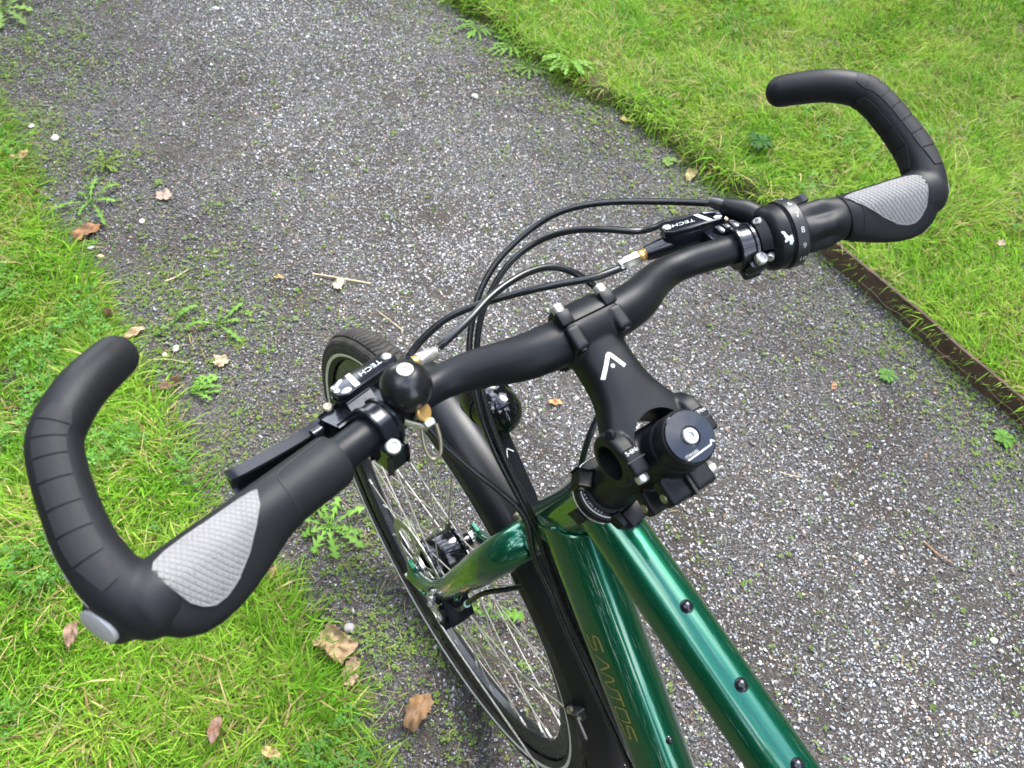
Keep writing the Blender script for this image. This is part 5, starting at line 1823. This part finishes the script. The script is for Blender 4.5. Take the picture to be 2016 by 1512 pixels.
TAN, PINK, BRN, ORG, RED = (0.29, 0.19, 0.10), (0.27, 0.18, 0.13), (0.14, 0.08, 0.045), (0.27, 0.125, 0.05), (0.17, 0.065, 0.035)
DTAN, DBRN = (0.185, 0.115, 0.060), (0.08, 0.045, 0.028)
LV = [
    ('crumpled', -0.175, 0.085, 0.078, 1.9, TAN, (0.36, 0.26, 0.14), 0.10, 0.008, 'large crumpled tan leaf at the lawn edge beside the front wheel', 0),
    ('oak', -0.172, 0.030, 0.052, 0.9, PINK, (0.42, 0.26, 0.17), 0.12, 0.006, 'small lobed pinkish brown leaf touching the large crumpled tan leaf', 0),
    ('oak', -0.105, -0.093, 0.070, 0.55, DTAN, (0.24, 0.135, 0.06), 1.0, 0.004, 'curled cinnamon brown leaf alone on gravel below the large crumpled leaf', 0.1),
    ('oval', -0.255, 0.985, 0.050, 0.2, TAN, (0.42, 0.31, 0.19), 0.5, 0.006, 'pale tan curled leaf on the gravel just beyond the left bar end tip', 0),
    ('maple', -0.042, 1.416, 0.050, 2.2, PINK, (0.42, 0.30, 0.24), 0.2, 0.005, 'pale pink star-shaped leaf lying flat on the far gravel', 0),
    ('oak', -0.252, 1.372, 0.075, 0.3, ORG, BRN, 0.4, 0.006, 'torn orange brown leaf with a long stalk beside the big dandelion', 0),
    ('oval', -0.551, 0.327, 0.050, 1.2, BRN, PINK, 1.1, 0.014, 'narrow folded brown leaf on the lawn left of the handlebar grip', 0.3),
    ('oval', -0.402, 0.053, 0.044, 1.0, RED, PINK, 1.3, 0.014, 'reddish curled leaf sunk in the nearest lawn grass', 0.2),
    ('maple', -0.116, 0.812, 0.040, 0.6, (0.48, 0.40, 0.26), TAN, 0.2, 0.005, 'small greyish tan star leaf right of the left bar end tip', 0),
    ('oval', -0.235, 0.800, 0.055, 0.0, DBRN, BRN, 0.9, 0.006, 'dark brown curled leaf tucked under the left bar end tip', 0),
    ('oval', 0.482, 0.332, 0.034, 2.5, ORG, (0.55, 0.30, 0.12), 0.4, 0.005, 'small bright orange leaf on gravel between headlight and stem', 0),
    ('oval', 0.102, 0.997, 0.026, 2.5, (0.50, 0.32, 0.15), TAN, 0.5, 0.005, 'tiny ochre leaf on gravel left of the pale straw stalk', 0),
    ('crumpled', 0.219, 0.900, 0.040, 0.3, (0.44, 0.38, 0.27), (0.55, 0.50, 0.38), 0.2, 0.003, 'weathered pale beige leaf under the straw stalk on the gravel', 0),
    ('oval', 1.862, 0.555, 0.060, 1.9, (0.50, 0.32, 0.16), TAN, 0.9, 0.016, 'upright light brown leaf in the grass under the right bar end', 0.6),
    ('oval', 2.065, 1.501, 0.040, 0.4, RED, BRN, 0.6, 0.020, 'dark red brown leaf at the far top of the raised lawn', 0.3),
    ('oval', 2.085, 1.545, 0.040, 2.4, TAN, PINK, 0.6, 0.022, 'pale pink leaf just behind the dark red one on the raised lawn', 0.3),
    ('maple', 1.777, 0.115, 0.034, 1.1, PINK, (0.44, 0.32, 0.25), 0.8, 0.020, 'small pale pink folded leaf in the grass behind the rusty edging', 0.4),
    ('oval', 1.317, 0.818, 0.066, 0.5, (0.42, 0.40, 0.16), TAN, 0.3, 0.006, 'half green half tan leaf on gravel below the ragged turf edge', 0),
    ('oval', -0.288, 1.055, 0.046, 1.4, BRN, TAN, 1.2, 0.012, 'slim brown leaf standing upright at the left lawn edge', 0.9),
    ('oval', -0.214, 0.274, 0.030, 0.6, RED, (0.42, 0.20, 0.12), 1.0, 0.006, 'small rounded red leaf at the lawn edge near the left grip', 0),
    ('oval', 1.306, 1.118, 0.050, 2.2, (0.46, 0.42, 0.15), ORG, 0.4, 0.006, 'yellow leaf in the dark soil notch of the far turf edge', 0),
    ('oval', -0.325, 1.747, 0.055, 0.2, (0.48, 0.30, 0.14), TAN, 0.5, 0.008, 'far tan leaf resting against the left lawn edge', 0),
    ('oval', -0.340, -0.026, 0.036, 2.2, (0.46, 0.38, 0.13), TAN, 0.8, 0.012, 'yellowish seed leaf in the grass at the bottom edge near the wheel', 0.2),
    ('oval', 1.091, 0.037, 0.026, 0.5, (0.42, 0.24, 0.13), BRN, 0.4, 0.004, 'tiny brown leaf on gravel near the green weed by the edging', 0),
]
for k_, L_ in enumerate(LV):
    kind, x, y, s, rot, c1, c2, curl, lift, lab, tip_ = L_
    dead_leaf(kind, x, y, s, rot, c1, c2, curl, lift, lab, 40 + k_, tip_)


# ---- dandelions and other weeds: rosettes of toothed leaves
def weed_leaf(L, w, n_teeth, bend, seed, col):
    r = np.random.default_rng(seed)
    n = n_teeth * 4 + 1
    V, C, F = [], [], []
    side_b = r.normal(0, 0.10)
    for i in range(n):
        f = i / (n - 1)
        env = np.interp(f, [0, 0.15, 0.45, 0.72, 0.9, 1.0], [0.10, 0.22, 0.62, 1.0, 0.66, 0.03])
        q = i % 4
        tooth = (0.26, 0.70, 1.30, 0.50)[q] if n_teeth > 1 else 1.0
        if f > 0.82:
            tooth = 0.9
        hw = max(0.0006, w / 2 * env * tooth)
        sx = L * f
        cx, cz = sx * cos(0.5 * bend * f), L * (0.22 * sin(pi * min(1, f * 0.9)) * bend) + 0.002
        cy = side_b * L * f * f
        back = 0.010 * (tooth > 1)
        for sgn in (-1, 0, 1):
            V.append((cx - (back if sgn else 0), cy + sgn * hw, cz + (0.16 * hw if sgn else 0) + r.normal(0, 0.0005)))
            C.append(np.array(col) * (1.25 if sgn == 0 else 1.0) * r.uniform(0.85, 1.15))
    for i in range(n - 1):
        for j in range(2):
            a_ = i * 3 + j
            F.append((a_, a_ + 1, a_ + 4, a_ + 3))
    return np.array(V), F, np.array(C)


def rosette(name, cat, x, y, leaves, label, seed, teeth=5, col=(0.105, 0.215, 0.030), lift=0.004, group=None):
    r = np.random.default_rng(seed)
    z = zg(x, y)
    e = tag(empty(name, (x, y, z + lift)), label, cat, group)
    for k_, (ang, L, w) in enumerate(leaves):
        V, F, C = weed_leaf(L, w, teeth, r.uniform(0.35, 1.0), seed * 31 + k_, np.array(col) * r.uniform(0.8, 1.2))
        a_ = radians(ang)
        Rm = np.array([[cos(a_), -sin(a_), 0], [sin(a_), cos(a_), 0], [0, 0, 1]])
        tint_obj('leaf', M['weed'], V @ Rm.T, F, C.clip(0, 1), (0, 0, 0), e)
    return e


def fan(n, L, w, seed, a0=0, a1=360):
    r = np.random.default_rng(seed)
    return [(a0 + (a1 - a0) * (k + r.uniform(-0.25, 0.25)) / n, L * r.uniform(0.65, 1.15), w * r.uniform(0.8, 1.2)) for k in range(n)]


GW = 'weeds rooted along the path'
rosette('dandelion', 'weed', -0.084, 0.307, fan(10, 0.085, 0.024, 1), 'bright green dandelion beside the front wheel below the left grip', 1, group=GW)
rosette('dandelion', 'weed', -0.215, 1.480, [(70, 0.10, 0.022), (15, 0.10, 0.018), (-25, 0.07, 0.020), (-80, 0.11, 0.018), (170, 0.10, 0.016), (110, 0.06, 0.018), (215, 0.06, 0.014)], 'widespread dandelion with long flat leaves at the far left lawn edge', 2, group=GW)
rosette('dandelion', 'weed', -0.082, 0.920, [(20, 0.085, 0.020), (155, 0.080, 0.020), (-70, 0.085, 0.018), (-10, 0.05, 0.018), (60, 0.035, 0.014)], 'sprawling four-armed dandelion pressed flat on the gravel ahead of wheel', 3, group=GW)
rosette('dandelion', 'weed', -0.165, 0.975, [(20, 0.075, 0.018), (215, 0.065, 0.016), (40, 0.05, 0.014)], 'thin two-armed weed between the left lawn and the four-armed dandelion', 4, group=GW)
rosette('dandelion', 'weed', -0.138, 1.617, fan(16, 0.060, 0.013, 5), 'bushy yellowish weed clump on gravel behind the widespread dandelion', 5, teeth=4, col=(0.105, 0.161, 0.025), group=GW)
rosette('dandelion', 'weed', 1.165, 1.790, fan(12, 0.085, 0.017, 6, 90, 330), 'farthest dandelion at the top of the right turf edge', 6, group=GW)
rosette('dandelion', 'weed', 1.215, 1.640, fan(13, 0.085, 0.018, 7, 80, 320), 'dandelion with many upright leaves, second from the top of the right turf edge', 7, group=GW)
rosette('dandelion', 'weed', 1.195, 1.500, fan(14, 0.075, 0.016, 8), 'pale spreading dandelion on gravel beside the right turf edge', 8, col=(0.098, 0.175, 0.035), group=GW)
rosette('dandelion', 'weed', 1.275, 1.410, fan(11, 0.09, 0.022, 9, 120, 330), 'broad-leaved dandelion hanging over the nearer end of the weedy turf edge', 9, group=GW)
rosette('dandelion', 'weed', 0.085, -0.010, [(-35, 0.080, 0.034), (120, 0.05, 0.02), (40, 0.03, 0.015)], 'single broad toothed leaf seen through the wheel spokes', 10, group=GW)
rosette('weed', 'weed', 1.235, -0.006, fan(11, 0.028, 0.014, 11), 'low leafy weed on gravel near the rusty edging', 11, teeth=1, col=(0.070, 0.154, 0.028), group=GW)
rosette('weed', 'weed', 1.295, 0.900, fan(8, 0.030, 0.017, 12), 'small round-leaved weed on gravel beyond the brake hoses', 12, teeth=1, col=(0.105, 0.175, 0.035), group=GW)
rosette('weed', 'weed', 1.515, 0.765, fan(26, 0.045, 0.016, 13), 'dark leafy weed in the raised lawn behind the shifter cable', 13, teeth=1, col=(0.018, 0.070, 0.007), lift=0.024, group=GW)
rosette('weed', 'weed', 1.330, -0.275, fan(16, 0.030, 0.012, 14), 'leafy weed patch at the right border under the edging', 14, teeth=1, col=(0.070, 0.161, 0.021), group=GW)
rosette('dandelion', 'weed', -0.200, 2.560, fan(10, 0.14, 0.04, 15), 'light green dandelion in the far left corner', 15, col=(0.105, 0.175, 0.035), group=GW)
rosette('dandelion', 'weed', -0.205, 0.760, fan(7, 0.070, 0.020, 16, -50, 50), 'dandelion leaves leaning from left lawn under the bar end', 16, group=GW)

# ---- pebbles
def pebble(x, y, s, col, label, seed):
    r = np.random.default_rng(seed)
    bm = bmesh.new()
    bmesh.ops.create_icosphere(bm, subdivisions=3, radius=1.0)
    ax = np.array([1.0, r.uniform(0.7, 0.95), r.uniform(0.45, 0.65)])
    d = [nrm(r.normal(size=3)) for _ in range(9)]
    for v in bm.verts:
        p = np.array(v.co)
        for q in d:
            h = p @ q
            if h > 0.80:
                p = p - q * (h - 0.80) * 0.85
        v.co = p * ax * s / 2
    V = np.array([v.co[:] for v in bm.verts])
    F = [tuple(v.index for v in f.verts) for f in bm.faces]
    bm.free()
    a_ = r.uniform(0, 6)
    V = V @ np.array([[cos(a_), -sin(a_), 0], [sin(a_), cos(a_), 0], [0, 0, 1]]).T
    C = np.array(col) * (1 + 0.12 * np.sin(V @ r.normal(0, 300, (3, 1))))
    o = tint_obj('pebble', M['pebble'], V, F, C.clip(0, 1), (x, y, zg(x, y) + s * 0.16))
    tag(o, label, 'pebble', 'single pale pebbles on the path')


WHT = (0.36, 0.35, 0.325)
for x, y, s, c, lb in (
        (-0.190, 0.899, 0.021, (0.40, 0.39, 0.36), 'white flat pebble on gravel right of the left bar end tip'),
        (-0.217, 0.893, 0.016, (0.58, 0.46, 0.44), 'small pinkish pebble touching the white flat one near the bar end tip'),
        (-0.224, 1.804, 0.024, (0.60, 0.52, 0.50), 'pale pink rounded pebble far along the left lawn edge'),
        (0.948, 1.448, 0.024, WHT, 'white angular stone alone on the right half of the far path'),
        (-0.123, 1.352, 0.018, (0.60, 0.58, 0.53), 'round grey white pebble right of the torn orange leaf'),
        (-0.262, 1.318, 0.018, WHT, 'white round pebble touching the torn orange leaf'),
        (-0.250, 1.275, 0.020, (0.44, 0.36, 0.20), 'ochre pebble at the left lawn edge below the torn orange leaf'),
        (0.894, -0.559, 0.016, (0.66, 0.60, 0.46), 'cream pebble on gravel at the lower right border'),
        (-0.140, 0.103, 0.022, (0.19, 0.175, 0.17), 'grey angular stone beside the large crumpled tan leaf'),
        (0.115, -0.238, 0.016, WHT, 'white pebble seen through the spokes near the mudguard stay'),
        (-0.268, 1.893, 0.018, (0.62, 0.60, 0.56), 'farther white pebble beside the far left lawn edge'),
        (0.422, 2.300, 0.028, WHT, 'white pebble at the far top of the path')):
    pebble(x, y, s, c, lb, int(abs(x * 1000) + abs(y * 777)))


# ---- straw and twigs
def twig(name, pts, r0, r1, m, label, cat):
    P = np.array([(p[0], p[1], zg(p[0], p[1]) + (p[2] if len(p) > 2 else 0.005)) for p in pts])
    o0 = P[0].copy()
    Q = spline(P - o0, 6)
    mb = MB().tube(Q, np.linspace(r0, r1, len(Q)), 7)
    o = mb.build(name, m, None)
    o.location = o0
    tag(o, label, cat, 'dry stalks lying on the gravel')


M['straw'] = mat('dry_straw', (0.50, 0.40, 0.22), 0.6, vary=0.3, vscale=90)
M['twig'] = mat('brown_twig', (0.22, 0.13, 0.07), 0.75, vary=0.4, vscale=120, bump=0.4, bscale=500)
twig('straw', [(0.178, 0.970), (0.235, 0.915, 0.008), (0.290, 0.868)], 0.0016, 0.0021, M['straw'], 'long pale straw stalk lying on gravel ahead of the front tyre', 'straw')
twig('straw', [(0.262, 0.772), (0.272, 0.735, 0.006), (0.286, 0.690)], 0.0009, 0.0011, M['straw'], 'short thin straw just in front of the tyre tread', 'straw')
twig('twig', [(0.945, -0.350), (0.946, -0.385, 0.007), (0.958, -0.415)], 0.0024, 0.0016, M['twig'], 'bent brown twig on gravel at the right', 'twig')
twig('straw', [(0.800, -0.068), (0.815, -0.088, 0.006), (0.835, -0.105)], 0.0010, 0.0008, M['straw'], 'thin forked straw on open gravel right of the stem', 'straw')
twig('straw', [(-0.143, 1.118), (-0.115, 1.120, 0.006), (-0.078, 1.132)], 0.0016, 0.0010, M['straw'], 'orange straw sliver near the left lawn above the bar end', 'straw')
twig('straw', [(-0.255, 0.895), (-0.215, 0.872, 0.010), (-0.180, 0.845)], 0.0009, 0.0007, M['straw'], 'thin pale stalk under the left bar end tip', 'straw')

# ---- rusty steel lawn edging
mb = MB()
ye = np.linspace(-1.3, 0.44, 80)
rings = []
for y in ye:
    xo = 1.4100 + 0.004 * sin(y * 5.0) + 0.0018 * sin(y * 21)
    zt = 0.0620 + 0.0018 * sin(y * 9) + 0.001 * sin(y * 37)
    rings.append([np.array([xo - 0.0024, y, -0.03]), np.array([xo - 0.0024, y, 0.012]), np.array([xo - 0.0016, y, zt - 0.001]), np.array([xo + 0.0002, y, zt]), np.array([xo + 0.0070, y, zt - 0.0004]), np.array([xo + 0.0078, y, zt - 0.002]), np.array([xo + 0.0078, y, -0.03])])
mb.rings(rings)
edg = mb.build('lawn_edging', M['rust'], None, angle=30)
tag(edg, 'rusty dark steel edging strip holding the raised lawn beside the gravel', 'edging')
mb = MB()
pts = [np.array([1.4100 + 0.004 * sin(y * 5.0) + 0.0018 * sin(y * 21) - 0.0026, y, 0.017 + 0.004 * sin(y * 31) + 0.003 * sin(y * 73)]) for y in np.linspace(-1.0, 0.25, 120)]
mb.tube(pts, 0.0012, 5)
M['mud'] = mat('dried_mud', (0.16, 0.12, 0.09), 0.9, vary=0.3, vscale=60)
mb.build('mud_line', M['mud'], edg)

# ---- woodland round the garden: it stands outside the picture and shows in the paint as dark reflections
M['woods'] = vcol_mat('tree_leaves', rough=0.5, trans=0.2, spec=0.3)
n = 70000
az = RNG.uniform(0, 2 * pi, n)
hgt = 9.0 + 3.0 * (np.sin(3 * az + 1) * 0.4 + np.sin(7 * az) * 0.35 + np.sin(17 * az + 2) * 0.25)
hgt *= 1 - 0.52 * np.exp(-((az - radians(28)) / 0.40) ** 2)
rr = 6.5 + RNG.random(n) ** 1.5 * 2.2 + 0.5 * np.sin(11 * az)
zz = RNG.random(n) ** 0.8 * hgt * (1 - 0.22 * RNG.random(n))
P = np.c_[rr * np.cos(az) + 0.4, rr * np.sin(az) + 0.3, zz]
k = ~((np.abs(P[:, 0] - 0.55) < 1.5))
P = P[k]
n = len(P)
s = RNG.uniform(0.11, 0.24, n)
quad = (np.array([[-1, 0, 0], [0, -0.6, 0.1], [1, 0, 0], [0, 0.6, 0.1]]), [[0, 1, 2, 3]])
c = np.where(RNG.random((n, 1)) < 0.5, [[0.035, 0.075, 0.014]], [[0.055, 0.10, 0.02]]) * RNG.uniform(0.6, 1.4, (n, 1))
tag(flat_mesh('woodland', M['woods'], *replicate([quad], np.zeros(n, int), P, rand_rot(n), np.c_[s, s, s], c)), kind='stuff')
